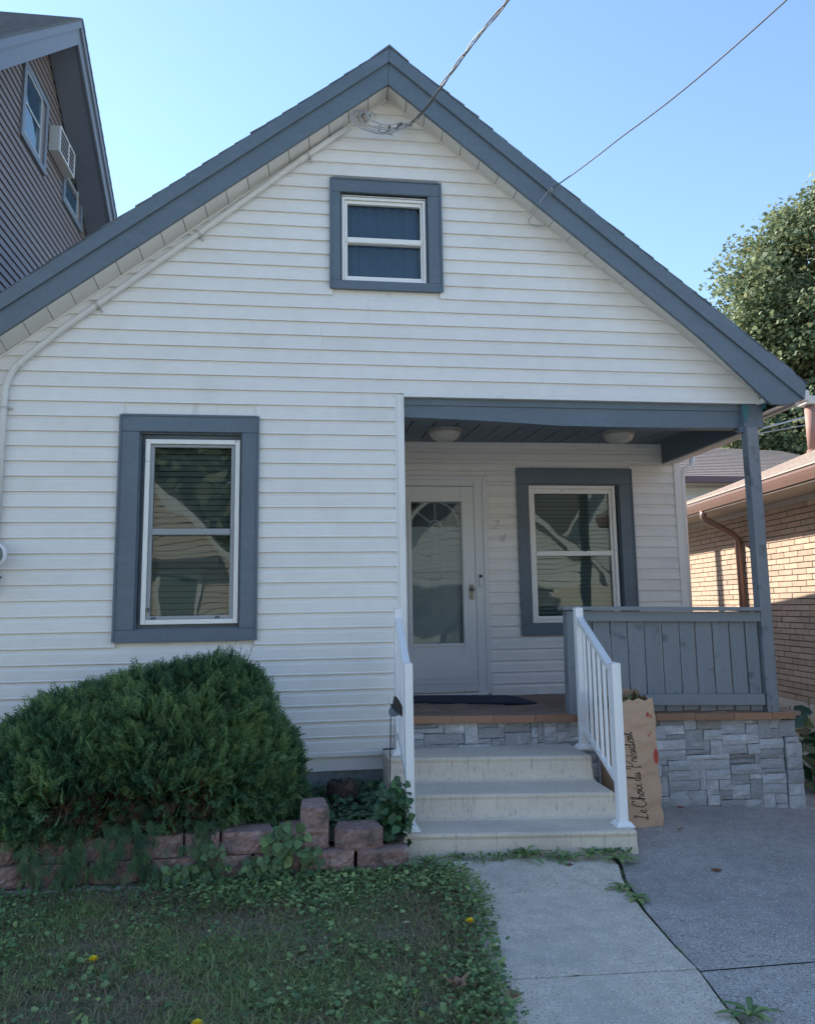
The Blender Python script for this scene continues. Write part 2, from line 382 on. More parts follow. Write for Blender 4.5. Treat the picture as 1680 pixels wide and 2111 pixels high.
# garden bed soil between wall and house
BD = MB(); nx, ny = 30, 12
for j in range(ny+1):
    for i in range(nx+1):
        x = -3.2+3.82*i/nx; y = -1.18+1.18*j/ny
        h = .165 - .03*max(0, (x-.1)/.5) + .03*mnoise.noise(Vector((x*3, y*3, 1)))
        BD.v.append((x, y, h))
for j in range(ny):
    for i in range(nx):
        a = j*(nx+1)+i; BD.f.append((a, a+1, a+nx+2, a+nx+1))
tag(BD.build('garden_bed', BEDS, off=(0, 0, 0), smooth=True), kind='structure')

# street beyond the camera (seen only as reflection and bounce light)
mb = MB(); mb.box(-60, 60, -15.5, -8.2, -.06, -.004); tag(mb.build('street', GRAV, off=(0, 0, 0)), kind='structure')
mb = MB(); mb.box(-60, 60, -7.6, -6.2, -.05, .02); tag(mb.build('pavement', WALK, off=(0, 0, 0)), kind='structure')
mb = MB(); mb.box(-60, 60, -17.6, -16.2, -.05, .02); tag(mb.build('pavement', WALK, off=(0, 0, 0)), kind='structure')

# ================================================================== MAIN HOUSE
house = empty('clapboard_house', (0.7, 0.0, 0)); tag(house, 'small white gabled house with slate blue trim and an open corner porch', 'house')
def part(mb, name, m, parent=None, **k): return mb.build(name, m, parent or house, **k)

def zline(x):  # wall/soffit line
    return 5.417-.79*abs(x-.716)
PROF = [(-.002, 0.0), (-.0205, 0.0010), (-.0205, .005), (-.0165, .012), (-.0150, .072), (-.0085, .081), (-.0020, .1090)]
def board(x0, x1, z0, z1full, xl_top=None, xr_top=None, ybase=0.0, flip=None, parent=None, zt=None):
    """one siding course, profile extruded along x; ends may slant"""
    mb = MB(); k = len(PROF)
    hh = (zt if zt is not None else z0+C)-z0
    for (a, b) in ((x0, xl_top if xl_top is not None else x0), (x1, xr_top if xr_top is not None else x1)):
        for (y, z) in PROF:
            zz = min(z, hh+.001); t = zz/C; mb.v.append((a+(b-a)*t, ybase+y, z0+zz))
        mb.v.append((b if hh >= C-.001 else a+(b-a)*hh/C, ybase+.0, z0+min(C+.001, hh)))
        mb.v.append((a, ybase+.0, z0))
    n = k+2
    for i in range(n):
        j = (i+1) % n; mb.f.append((i, j, j+n, i+n))
    mb.f.append(tuple(range(n-1, -1, -1))); mb.f.append(tuple(range(n, 2*n)))
    return part(mb, 'siding_board', VINYL, parent)

WINS = [(-1.226, -.254, 1.211, 2.812), (.262, 1.128, 3.817, 4.712)]
zb = 3.12-C*25
course = 0
while True:
    z0 = zb+course*C; z1 = z0+C; course += 1
    if z0 > 5.38: break
    # extents at bottom and top of the course
    def ext(z):
        h = (5.417-z)/.79; return .716-h, .716+h
    a0, b0 = ext(z0); a1, b1 = ext(min(z1, 5.415))
    L0, L1 = max(-2.62, a0), max(-2.62, a1); R0, R1 = min(3.70, b0), min(3.70, b1)
    if z1 < 3.02: R0 = R1 = .765
    zt = min(z1, 5.41)
    segs_ = [(L0, R0, L1, R1)]
    for (wx0, wx1, wz0, wz1) in WINS:
        if z0 < wz1-.015 and z1 > wz0+.015:
            new = []
            for (p, q, p1, q1) in segs_:
                if wx0 > p and wx1 < q: new += [(p, wx0+.02, p1, wx0+.02), (wx1-.02, q, wx1-.02, q1)]
                else: new.append((p, q, p1, q1))
            segs_ = new
    # long courses butt at one joint, like real panels
    out = []
    for (p, q, p1, q1) in segs_:
        if q-p > 3.0:
            j = [.55, .92, 1.35, 1.9, .2][course//2 % 5]
            if p+.5 < j < q-.5: out += [(p, j-.0012, p1, j-.0012), (j, q, j, q1)]; continue
        out.append((p, q, p1, q1))
    for (p, q, p1, q1) in out:
        board(p, q, z0, z1, p1, q1, zt=zt)
# plain wall body behind the boards
mb = MB(); t = .012
def wallquad(pts, y0=0.001, y1=.12):
    mb.prism(pts, 'y', y0, y1)
# front wall built around the window openings (openings a bit inside the casing)
OP = [(-1.10, -.36, 1.29, 2.69), (.335, 1.02, 3.885, 4.585)]
wallquad([(-2.62, .3), (-1.10, .3), (-1.10, zline(-1.10)-.0), (-2.62, zline(-2.62))])
wallquad([(-1.10, .3), (-.36, .3), (-.36, 1.29), (-1.10, 1.29)])
wallquad([(-1.10, 2.69), (-.36, 2.69), (-.36, zline(-.36)), (-1.10, zline(-1.10))])
wallquad([(-.36, .3), (.335, .3), (.335, zline(.335)), (-.36, zline(-.36))])
wallquad([(.335, .3), (.80, .3), (.80, 3.885), (.335, 3.885)])
wallquad([(.80, 3.0), (1.02, 3.0), (1.02, 3.885), (.80, 3.885)])
wallquad([(.335, 4.585), (1.02, 4.585), (1.02, zline(1.02)), (.716, 5.415), (.335, zline(.335))])
wallquad([(1.02, 3.0), (3.70, 3.0), (3.70, zline(3.70)), (1.02, zline(1.02))])
part(mb, 'wall', VINYL_T, label='wall body behind the siding boards')
mb = MB()   # side and rear walls, inner porch wall
mb.box(-2.62, -2.5, .121, 9.5, .2, 2.78); mb.box(.70, .80, .121, 1.84, .5, 3.098)
mb.box(3.80, 3.905, 1.96, 9.5, -.1, 2.85); mb.box(-2.49, 3.79, 9.4, 9.5, -.1, 2.9)
part(mb, 'wall', VINYL_T)
# foundation
mb = MB(); mb.box(-2.6, .64, .012, .30, -.1, .408); part(mb, 'foundation', FOUND)
mb = MB(); mb.box(-2.61, .66, -.022, .01, .398, .420); part(mb, 'starter_strip', VINYL_T)

# recessed porch wall
YB = 1.838
zb2 = 2.6273-C*19
for k in range(0, 24):
    z0 = zb2+k*C
    if z0 > 3.02: break
    segs_ = [(.80, 3.86)]
    cuts = []
    if z0+C > .60 and z0 < 2.66: cuts.append((.90, 1.86))
    if z0+C > 1.15 and z0 < 2.76: cuts.append((2.20, 3.355))
    for (cx0, cx1) in cuts:
        new = []
        for (p, q) in segs_:
            if cx0 > p and cx1 < q: new += [(p, cx0), (cx1, q)]
            elif cx0 <= p < cx1: new.append((cx1, q))
            else: new.append((p, q))
        segs_ = new
    for (p, q) in segs_:
        if q-p > .03: board(p, q, z0, z0+C, ybase=YB, zt=min(z0+C, 3.03))
mb = MB(); y0, y1 = YB+.001, YB+.12
mb.box(.80, .93, y0, y1, .5, 3.03); mb.box(.93, 1.80, y0, y1, 2.60, 3.03); mb.box(.93, 1.80, y0, y1, .4, .60)
mb.box(1.80, 2.29, y0, y1, .4, 3.03); mb.box(2.29, 3.25, y0, y1, .4, 1.22); mb.box(2.29, 3.25, y0, y1, 2.63, 3.03); mb.box(3.25, 3.88, y0, y1, -.1, 3.03)
part(mb, 'porch_wall', VINYL_T)
mb = MB(); mb.box(3.83, 3.905, YB-.028, YB+.05, .45, 2.99); mb.box(3.87, 3.912, YB+.05, YB+.12, .2, 2.95); part(mb, 'corner_post', VINYL_T, bev=.004)
mb = MB(); mb.box(.80, 3.84, YB-.024, YB-.004, 2.985, 3.03); part(mb, 'top_trim', VINYL_T)
# front corner post beside porch and J-channel under the gable siding
mb = MB(); mb.box(.760, .812, -.026, .03, .425, 3.0); mb.box(.742, .762, -.018, .005, .425, 3.0); part(mb, 'corner_post', VINYL_T, bev=.003)
mb = MB(); mb.box(.812, 3.70, -.024, .03, 2.987, 3.012); part(mb, 'trim_strip', VINYL_T, bev=.002)
mb = MB(); mb.box(.633, .668, -.05, -.028, .0, .44); part(mb, 'trim_strip', VINYL_T, bev=.002)
mb = MB(); mb.box(.625, .70, -.085, -.052, .432, .447); mb.box(.625, .650, -.085, -.052, .412, .447); part(mb, 'bracket', DARK)

# ---- roof
YF = -.22
def rake(poly, name, y0, y1, m=SLATE): 
    mb = MB(); mb.prism(poly, 'y', y0, y1); return part(mb, name, m, bev=.004)
rake([(.709, 5.697), (.706, 5.578), (-2.007, 3.478), (-2.70, 2.935), (-2.70, 3.056), (-2.014, 3.603)], 'rake_board', YF-.02, YF+.05)
rake([(.711, 5.697), (3.832, 3.223), (3.951, 3.100), (3.930, 2.975), (3.634, 3.218), (.708, 5.578)], 'rake_board', YF-.02, YF+.05)
rake([(.7055, 5.584), (.699, 5.402), (-1.998, 3.312), (-2.62, 2.825), (-2.70, 2.935), (-2.007, 3.480)], 'fascia_board', YF, YF+.03)
rake([(.7065, 5.584), (3.634, 3.222), (3.930, 2.978), (3.786, 2.930), (3.655, 2.936), (3.129, 3.437), (2.765, 3.735), (.700, 5.402)], 'fascia_board', YF, YF+.03)
mb = MB()
ye = 9.7
TL = (.71, 5.70); LB = (-2.72, 3.045); RB = (3.955, 3.105)
mb.hexa([(LB[0], YF-.01, LB[1]-.03), (TL[0], YF-.01, TL[1]-.03), (TL[0], ye, TL[1]-.03), (LB[0], ye, LB[1]-.03),
         (LB[0], YF-.01, LB[1]), (TL[0], YF-.01, TL[1]), (TL[0], ye, TL[1]), (LB[0], ye, LB[1])])
mb.hexa([(TL[0]+.001, YF-.01, TL[1]-.03), (RB[0], YF-.01, RB[1]-.03), (RB[0], ye, RB[1]-.03), (TL[0]+.001, ye, TL[1]-.03),
         (TL[0]+.001, YF-.01, TL[1]), (RB[0], YF-.01, RB[1]), (RB[0], ye, RB[1]), (TL[0]+.001, ye, TL[1])])
part(mb, 'roof', SHING, label='dark shingled roof')
for side, E_ in ((-1, LB), (1, RB)):
    d = Vector((E_[0]-TL[0], 0, E_[1]-TL[1])); Ln = d.length; d.normalize(); nrm = Vector((-d.z*1, 0, d.x)); 
    if nrm.z < 0: nrm = -nrm
    k = 0; s = .0
    thick = .012
    while s < Ln-.02:
        e = min(s+.145, Ln+.01)
        if k % 3 == 0: thick = random.uniform(.003, .012)
        th = thick+random.uniform(-.003, .003); w = random.uniform(.5, 1.0)
        ya = YF-.018-random.uniform(0, .008)
        a = Vector((TL[0], 0, TL[1]))+d*(s-.02); b = Vector((TL[0], 0, TL[1]))+d*(e+.004)
        mb = MB(); P = []
        for yy in (ya, ya+w):
            P += [(a.x+nrm.x*.001, yy, a.z+nrm.z*.001), (b.x+nrm.x*.001, yy, b.z+nrm.z*.001),
                  (b.x+nrm.x*(th+.004), yy, b.z+nrm.z*(th+.004)), (a.x+nrm.x*th*.45, yy, a.z+nrm.z*th*.45)]
        mb.add(P, [(0, 1, 2, 3), (7, 6, 5, 4), (0, 4, 5, 1), (1, 5, 6, 2), (2, 6, 7, 3), (3, 7, 4, 0)])
        part(mb, 'shingle', SHING)
        s += .145; k += 1
mb = MB(); mb.prism([(.71-.15, 5.70-.12+.012), (.71, 5.722), (.71+.15, 5.70-.12+.012), (.71+.15, 5.70-.12), (.71, 5.70), (.71-.15, 5.70-.12)], 'y', YF-.026, ye)
part(mb, 'ridge_cap', SHING, bev=.003)
# soffit panels under the rakes
def soff(side):
    n = 22 if side < 0 else 21
    for i in range(n):
        def P(t):
            if side < 0:
                xw = .716-t*3.34; xf = .699-t*3.32; return (xw, zline(xw)-.002), (xf, 5.405-(.699-xf)*.776)
            xw = .716+t*2.99; xf = .699+t*2.99
            zf = 5.405-(xf-.699)*.806 if xf < 3.0 else 5.405-2.301*.806-(xf-3.0)*.90
            return (xw, zline(xw)-.002), (xf, zf)
        (wx, wz), (fx, fz) = P(i/n+.0008); (wx2, wz2), (fx2, fz2) = P((i+1)/n-.0008)
        th = .008; mb = MB()
        mb.hexa([(wx, .0, wz), (fx, YF+.031, fz), (fx2, YF+.031, fz2), (wx2, .0, wz2),
                 (wx, .0, wz+th), (fx, YF+.031, fz+th), (fx2, YF+.031, fz2+th), (wx2, .0, wz2+th)])
        part(mb, 'soffit_panel', SOFFIT)
    # narrow J channel against the wall
    if side < 0: a = (.716, 5.405); b = (-2.6, zline(-2.6)-.012)
    else: a = (.716, 5.405); b = (3.70, zline(3.70)-.012)
    mb = MB(); mb.bar((a[0], -.012, a[1]), (b[0], -.012, b[1]), .02, .016); part(mb, 'soffit_channel', SOFFIT)
soff(-1); soff(1)
# right eave: sloping soffit, gutter end, eave board along the side
mb = MB(); mb.hexa([(3.715, YF+.032, 2.915), (3.89, YF+.032, 2.965), (3.89, 9.6, 2.965), (3.715, 9.6, 2.915),
                    (3.715, YF+.032, 2.925), (3.89, YF+.032, 2.975), (3.89, 9.6, 2.975), (3.715, 9.6, 2.925)]); part(mb, 'eave_soffit', SOFFIT)
mb = MB(); mb.box(3.892, 3.925, YF+.052, 9.6, 2.945, 3.075); part(mb, 'eave_board', SOFFIT)
mb = MB(); mb.hexa([(3.655, -.115, 2.975), (3.735, -.115, 2.985), (3.735, -.004, 2.985), (3.655, -.004, 2.975),
                    (3.690, -.115, 3.030), (3.735, -.115, 3.055), (3.735, -.004, 3.055), (3.690, -.004, 3.030)]); part(mb, 'eave_return', SOFFIT, bev=.004)

# ---- porch structure that belongs to the house
mb = MB()
xsb = [.813, 1.2, 1.6, 2.05, 2.6, 3.2, 3.53]; zbm = [2.842, 2.832, 2.817, 2.795, 2.792, 2.797, 2.803]
for i in range(len(xsb)-1):
    mb.hexa([(xsb[i], .03, zbm[i]), (xsb[i+1], .03, zbm[i+1]), (xsb[i+1], .14, zbm[i+1]), (xsb[i], .14, zbm[i]),
             (xsb[i], .03, 2.985), (xsb[i+1], .03, 2.985), (xsb[i+1], .14, 2.985), (xsb[i], .14, 2.985)])
part(mb, 'porch_beam', SLATE)
mb = MB(); mb.box(.813, 3.53, .018, .03, 2.935, 2.985); part(mb, 'beam_moulding', SLATE)
mb = MB(); mb.box(3.53, 3.70, -.03, .14, 2.79, 2.980); part(mb, 'beam_end', SLATE, bev=.005)
mb = MB(); mb.box(3.500, 3.56, -.02, .02, 2.755, 2.80); part(mb, 'beam_bracket', SLATE)
mb = MB(); mb.box(3.53, 3.575, -.034, -.0305, 2.87, 2.978); mb.box(3.54, 3.555, -.034, -.0305, 2.83, 2.87); part(mb, 'paint_smear', TEAL)
mb = MB(); mb.box(3.695, 3.72, -.05, .03, 2.945, 3.01); part(mb, 'paint_smear', TEAL)
mb = MB()   # side beam running back to the wall
mb.hexa([(3.62, .145, 2.80), (3.70, .145, 2.80), (3.78, YB-.03, 2.83), (3.71, YB-.03, 2.83), (3.62, .145, 2.975), (3.70, .145, 2.975), (3.78, YB-.03, 3.04), (3.71, YB-.03, 3.04)])
part(mb, 'side_beam', SLATE)
mb = MB(); mb.hexa([(3.625, .145, 2.785), (3.73, .145, 2.785), (3.885, YB-.03, 2.84), (3.715, YB-.03, 2.815), (3.625, .145, 2.798), (3.73, .145, 2.798), (3.885, YB-.03, 2.853), (3.715, YB-.03, 2.828)])
part(mb, 'side_soffit', SOFFIT)
mb = MB()   # porch post
mb.hexa([(3.520, -.075, .60), (3.612, -.075, .597), (3.612, .015, .597), (3.520, .015, .60), (3.535, -.06, 2.79), (3.628, -.06, 2.79), (3.628, .03, 2.79), (3.535, .03, 2.79)])
part(mb, 'porch_post', SLATE_W, bev=.004)
# ceiling planks running front to back
x = .80; i = 0
while x < 3.7:
    x2 = min(x+.2015, 3.72); mb = MB()
    zc = 3.022+.005*(x-1); zf = 2.965+.006*(x-1)
    gp = .007; mb.hexa([(x+gp, .14, zf), (x2-gp, .14, zf), (x2-gp, YB, zc), (x+gp, YB, zc), (x+gp, .14, zf+.02), (x2-gp, .14, zf+.02), (x2-gp, YB, zc+.02), (x+gp, YB, zc+.02)])
    part(mb, 'ceiling_plank', CEIL); x = x2; i += 1
mb = MB(); mb.box(.80, 3.8, .12, YB+.1, 3.075, 3.1); part(mb, 'ceiling_backing', MORT)

# ---- windows
def window(name, ox0, ox1, oz0, oz1, ix0, ix1, iz0, iz1, fx0, fx1, fz0, fz1, gx0, gx1, gz0, gz1, r0, r1, y, storm=False, label=None, blind=True):
    w = MB()
    yo = y-.034
    # outer casing: head and sill run through, sides butt between
    w.box(ox0, ox1, yo, y+.0, iz1, oz1); w.box(ox0, ox1, yo, y+.0, oz0, iz0)
    w.box(ox0, ix0, yo+.002, y+.0, iz0+.001, iz1-.001); w.box(ix1, ox1, yo+.002, y+.0, iz0+.001, iz1-.001)
    e = .012   # raised outer bead
    w.box(ox0-.004, ox0+e, yo-.008, yo-.001, oz0, oz1); w.box(ox1-e, ox1+.004, yo-.008, yo-.001, oz0, oz1)
    w.box(ox0+e+.001, ox1-e-.001, yo-.008, yo-.001, oz1-e, oz1+.004); w.box(ox0+e+.001, ox1-e-.001, yo-.008, yo-.001, oz0-.004, oz0+e)
    W = part(w, 'window', SLATE, bev=.003, label=label)
    q = MB()   # reveal
    q.box(ix0-.002, ix0+.010, y+.001, y+.10, iz0, iz1); q.box(ix1-.010, ix1+.002, y+.001, y+.10, iz0, iz1)
    q.box(ix0+.011, ix1-.011, y+.001, y+.10, iz1-.010, iz1+.002); q.box(ix0+.011, ix1-.011, y+.001, y+.10, iz0-.002, iz0+.010)
    part(q, 'reveal', SLATE, W)
    q = MB(); ya_, yb_ = y+.045, y+.06
    q.box(ix0+.011, fx0+.004, ya_, yb_, iz0+.011, iz1-.011); q.box(fx1-.004, ix1-.011, ya_, yb_, iz0+.011, iz1-.011)
    q.box(fx0+.005, fx1-.005, ya_, yb_, fz1-.004, iz1-.011); q.box(fx0+.005, fx1-.005, ya_, yb_, iz0+.011, fz0+.004)
    part(q, 'stop', SLATE, W)
    f = MB(); t = min(gx0-fx0, fx1-gx1)*.55
    yf = y-.004
    def ring(m_, x0, x1, z0, z1, tx0, tx1, tz0, tz1, ya, yb):
        m_.box(x0, x0+tx0, ya, yb, z0, z1); m_.box(x1-tx1, x1, ya, yb, z0, z1)
        m_.box(x0+tx0+.0005, x1-tx1-.0005, ya, yb, z1-tz1, z1); m_.box(x0+tx0+.0005, x1-tx1-.0005, ya, yb, z0, z0+tz0)
    ring(f, fx0, fx1, fz0, fz1, t, t, t, t, yf, y+.06)
    part(f, 'frame', FRAME, W, bev=.003)
    s_ = MB(); ysash = y+.012
    s_m = GREYF if storm else FRAME
    ring(s_, fx0+t+.002, fx1-t-.002, fz0+t+.002, fz1-t-.002, gx0-fx0-t-.002, fx1-t-.002-gx1, gz0-fz0-t-.002, fz1-t-.002-gz1, ysash, ysash+.035)
    part(s_, 'sash', s_m, W, bev=.002)
    rl = MB(); rl.box(gx0+.001, gx1-.001, ysash-.012, ysash+.03, r0, r1); rl.box(gx0+.001, gx1-.001, ysash-.018, ysash-.012, r0+.004, r0+.014)
    part(rl, 'meeting_rail', s_m, W, bev=.002)
    for (za, zb_) in ((gz0, r0), (r1, gz1)):
        p = MB(); yy = ysash+.024+(.006 if za == gz0 else 0); p.add([(gx0-.004, yy, za-.004), (gx1+.004, yy, za-.004), (gx1+.004, yy, zb_+.004), (gx0-.004, yy, zb_+.004)], [(0, 1, 2, 3)])
        part(p, 'pane', GLASS, W, fixn=False)
    if blind:
        z = gz1-.01
        me = None
        while z > gz0:
            b = MB(); b.hexa([(gx0-.01, y+.105, z-.022), (gx1+.01, y+.105, z-.022), (gx1+.01, y+.109, z-.022), (gx0-.01, y+.109, z-.022),
                              (gx0-.01, y+.125, z+.017), (gx1+.01, y+.125, z+.017), (gx1+.01, y+.129, z+.017), (gx0-.01, y+.129, z+.017)])
            part(b, 'blind_slat', BLIND, W); z -= .0415
    else:
        b = MB(); n = 40
        for i in range(n+1):
            xx = gx0-.01+(gx1-gx0+.02)*i/n; yy = y+.12+.012*math.sin(i*1.3)+.006*math.sin(i*.5)
            b.v += [(xx, yy, gz0-.02), (xx, yy, gz1+.02)]
        for i in range(n): b.f.append((2*i, 2*i+2, 2*i+3, 2*i+1))
        part(b, 'curtain', CURT, W, smooth=True)
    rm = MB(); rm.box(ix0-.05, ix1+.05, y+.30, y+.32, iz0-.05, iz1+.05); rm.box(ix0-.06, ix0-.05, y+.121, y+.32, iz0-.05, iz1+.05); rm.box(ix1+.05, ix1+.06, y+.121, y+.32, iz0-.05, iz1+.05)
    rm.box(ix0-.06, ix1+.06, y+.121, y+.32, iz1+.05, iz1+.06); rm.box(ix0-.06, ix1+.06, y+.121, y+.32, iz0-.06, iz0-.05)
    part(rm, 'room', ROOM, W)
    return W
W1 = window('window', -1.226, -.254, 1.211, 2.812, -1.090, -.372, 1.292, 2.690, -1.050, -.388, 1.328, 2.640, -.990, -.450, 1.386, 2.585, 1.950, 1.996, 0, storm=True, label='tall sash window with a storm frame at ground floor left')
for (cx, cz) in ((-.965, 1.366), (-.53, 1.366), (-1.008, 1.43)):
    mb = MB(); mb.box(cx-.013, cx-.009, .002, .011, cz-.012, cz+.012); mb.box(cx+.009, cx+.013, .002, .011, cz-.012, cz+.012); mb.box(cx-.009, cx+.009, .002, .011, cz+.008, cz+.012); mb.box(cx-.009, cx+.009, .002, .011, cz-.012, cz-.008)
    part(mb, 'screen_latch', DARK, W1)
W2 = window('window', .262, 1.128, 3.817, 4.712, .338, 1.022, 3.885, 4.602, .353, 1.006, 3.893, 4.575, .397, .968, 3.936, 4.527, 4.200, 4.247, 0, label='small sash window high in the gable', blind=False)
W3 = window('window', 2.178, 3.372, 1.134, 2.768, 2.290, 3.235, 1.235, 2.615, 2.303, 3.200, 1.247, 2.600, 2.365, 3.140, 1.313, 2.520, 1.897, 1.945, YB, label='sash window on the porch wall')

# ---- door
YD = YB
D = MB()
D.box(1.740, 1.850, YD-.03, YD+.03, .60, 2.665); D.box(.86, 1.7395, YD-.03, YD+.03, 2.585, 2.665); D.box(.86, .985, YD-.03, YD+.03, .60, 2.5845)
door_frame = part(D, 'door_frame', DOORM, bev=.004)
mb = MB(); mb.box(1.825, 1.868, YD-.042, YD-.031, .60, 2.685); mb.box(.84, 1.8245, YD-.042, YD-.031, 2.645, 2.685); part(mb, 'brickmould', DOORM, door_frame, bev=.003)
mb = MB(); mb.box(.93, 1.83, YD-.07, YD+.02, .585, .612); part(mb, 'threshold', FRAME, door_frame, bev=.004)
D = MB()   # storm door
x0, x1, z0, z1 = .992, 1.733, .625, 2.578; gx0, gx1, gz0, gz1 = 1.118, 1.605, 1.075, 2.425
ya, yb = YD-.050, YD-.018
D.box(x0, gx0, ya, yb, z0, z1); D.box(gx1, x1, ya, yb, z0, z1); D.box(gx0+.0005, gx1-.0005, ya, yb, gz1, z1); D.box(gx0+.0005, gx1-.0005, ya, yb, z0, gz0)
door = part(D, 'door', DOORM, bev=.004, label='white storm door with a full glass panel')
mb = MB()
for (a, b, c_, d_) in ((gx0-.035, gx1+.035, gz1+.004, gz1+.030), (gx0-.035, gx1+.035, gz0-.030, gz0-.004)): mb.box(a, b, ya-.010, ya-.001, c_, d_)
mb.box(gx0-.035, gx0-.008, ya-.010, ya-.001, gz0-.0035, gz1+.0035); mb.box(gx1+.008, gx1+.035, ya-.010, ya-.001, gz0-.0035, gz1+.0035)
part(mb, 'glass_stop', DOORM, door, bev=.003)
mb = MB(); mb.box(1.04, 1.69, ya-.005, ya-.0005, .70, .97); mb.box(1.09, 1.64, ya-.009, ya-.0055, .745, .925); part(mb, 'kick_panel', DOORM, door, bev=.004)
mb = MB(); mb.add([(gx0-.004, ya+.014, gz0-.004), (gx1+.004, ya+.014, gz0-.004), (gx1+.004, ya+.014, gz1+.004), (gx0-.004, ya+.014, gz1+.004)], [(0, 1, 2, 3)]); part(mb, 'pane', GLASSD, door, fixn=False)
mb = MB(); mb.box(gx0, gx1, ya+.004, ya+.012, 1.735, 1.750); part(mb, 'glass_bar', GREYF, door)
mb = MB(); mb.box(1.668, 1.712, ya-.008, ya-.001, 1.485, 1.625); part(mb, 'handle_plate', BRONZE, door, bev=.003)
mb = MB(); mb.lathe([(.006, 0), (.011, .004), (.010, .022), (.020, .030), (.021, .042), (.013, .050)], (1.694, ya-.008, 1.58), 14, (0, -1, 0)); part(mb, 'handle', BRONZE, door, smooth=True)
mb = MB(); mb.box(1.66, 1.70, ya-.004, ya-.0005, .80, .81); part(mb, 'scuff', BRONZE, door)
# inner door seen through the glass, with its fanlight
mb = MB(); YI = YD+.02; mb.box(.98, 1.74, YI, YI+.045, .62, 2.19); mb.box(.98, 1.74, YI, YI+.045, 2.42, 2.58)
mb.box(.98, 1.09, YI, YI+.045, 2.1905, 2.4195); mb.box(1.63, 1.74, YI, YI+.045, 2.1905, 2.4195)
idoor = part(mb, 'inner_door', INDOOR)
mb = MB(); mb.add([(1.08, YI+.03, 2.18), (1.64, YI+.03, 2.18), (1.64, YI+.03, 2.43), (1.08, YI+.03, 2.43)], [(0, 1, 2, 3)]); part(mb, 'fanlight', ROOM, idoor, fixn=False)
mb = MB(); cx, cz = 1.36, 2.195
arc = lambda r_: [(cx+r_*math.cos(R(a)), YI-.004, cz+r_*math.sin(R(a))) for a in range(0, 181, 10)]
mb.tube(arc(.235), .009, 6); mb.tube(arc(.055), .008, 6)
for a in (38, 90, 142): mb.tube([(cx+.055*math.cos(R(a)), YI-.004, cz+.055*math.sin(R(a))), (cx+.235*math.cos(R(a)), YI-.004, cz+.235*math.sin(R(a)))], .007, 6)
part(mb, 'fanlight_grille', DOORM, idoor)
mb = MB()
for (a, b) in ((1.06, 1.32), (1.40, 1.66)):
    for (c_, d_) in ((.74, 1.16), (1.28, 2.08)):
        mb.box(a, b, YI-.006, YI-.001, c_, c_+.012); mb.box(a, b, YI-.006, YI-.001, d_-.012, d_); mb.box(a, a+.012, YI-.006, YI-.001, c_+.0125, d_-.0125); mb.box(b-.012, b, YI-.006, YI-.001, c_+.0125, d_-.0125)
part(mb, 'door_panel', INDOOR, idoor)
# doorbell
mb = MB(); mb.box(1.770, 1.802, YD-.048, YD-.0305, 1.60, 1.725); bell = part(mb, 'doorbell', DOORM, bev=.008, segs=3)
mb = MB(); mb.lathe([(.016, 0), (.016, .004), (.010, .006)], (1.786, YD-.049, 1.704), 16, (0, -1, 0)); part(mb, 'camera_lens', DARK, bell)
# house numbers 2 and 4
NUM = mat('number_metal', (.46, .46, .46), rough=.35, metal=.2, bump=.02)
def text_mesh(body, size, loc, rot, m, parent, name, ext=.003, shear=0.0):
    cu = bpy.data.curves.new(name, 'FONT'); cu.body = body; cu.size = size; cu.extrude = ext; cu.shear = shear; cu.align_x = 'CENTER'; cu.align_y = 'CENTER'; cu.resolution_u = 3
    o = bpy.data.objects.new(name, cu); COL.objects.link(o)
    dg = bpy.context.evaluated_depsgraph_get(); me = bpy.data.meshes.new_from_object(o.evaluated_get(dg)); bpy.data.objects.remove(o)
    off = Vector(root_off(parent)); Mx = Matrix.Translation(Vector(loc)-off) @ rot.to_4x4(); me.transform(Mx)
    me.materials.clear(); me.materials.append(m)
    o = bpy.data.objects.new(name, me); COL.objects.link(o); o.parent = parent; return o
Rx = Matrix.Rotation(R(90), 3, 'X')
text_mesh('2', .13, (1.952, YD-.024, 2.200), Rx @ Matrix.Rotation(R(-4), 3, 'Z'), NUM, house, 'house_number', shear=.25)
text_mesh('4', .13, (2.012, YD-.024, 2.075), Rx @ Matrix.Rotation(R(-8), 3, 'Z'), NUM, house, 'house_number', shear=.25)

# ---- conduit, clips, meter
def smooth_path(pts, n=8):
    P = [Vector(p) for p in pts]; out = []
    for i in range(len(P)-1):
        p0 = P[max(i-1, 0)]; p1 = P[i]; p2 = P[i+1]; p3 = P[min(i+2, len(P)-1)]
        for k in range(n):
            t = k/n; out.append(.5*((2*p1)+(-p0+p2)*t+(2*p0-5*p1+4*p2-p3)*t*t+(-p0+3*p1-3*p2+p3)*t**3))
    out.append(P[-1]); return out
cond = MB()
cond.tube([(.40, -.045, 5.125), (.093, -.045, 4.878), (-.713, -.045, 4.195), (-1.287, -.045, 3.718), (-1.645, -.045, 3.425), (-1.89, -.045, 3.195),
           (-1.945, -.045, 3.135), (-1.985, -.045, 3.06), (-2.004, -.045, 2.98), (-2.006, -.045, 2.88), (-2.010, -.045, 1.90)], .0225, 12)
conduit = part(cond, 'conduit', PIPE, smooth=True)
for (a, b) in (((-1.925, 3.155), (-1.90, 3.18)), ((-2.005, 2.96), (-2.006, 2.925)), ((.02, 4.815), (.055, 4.845))):
    mb = MB(); mb.tube([(a[0], -.045, a[1]), (b[0], -.045, b[1])], .0265, 12); part(mb, 'coupling', PIPE, conduit)
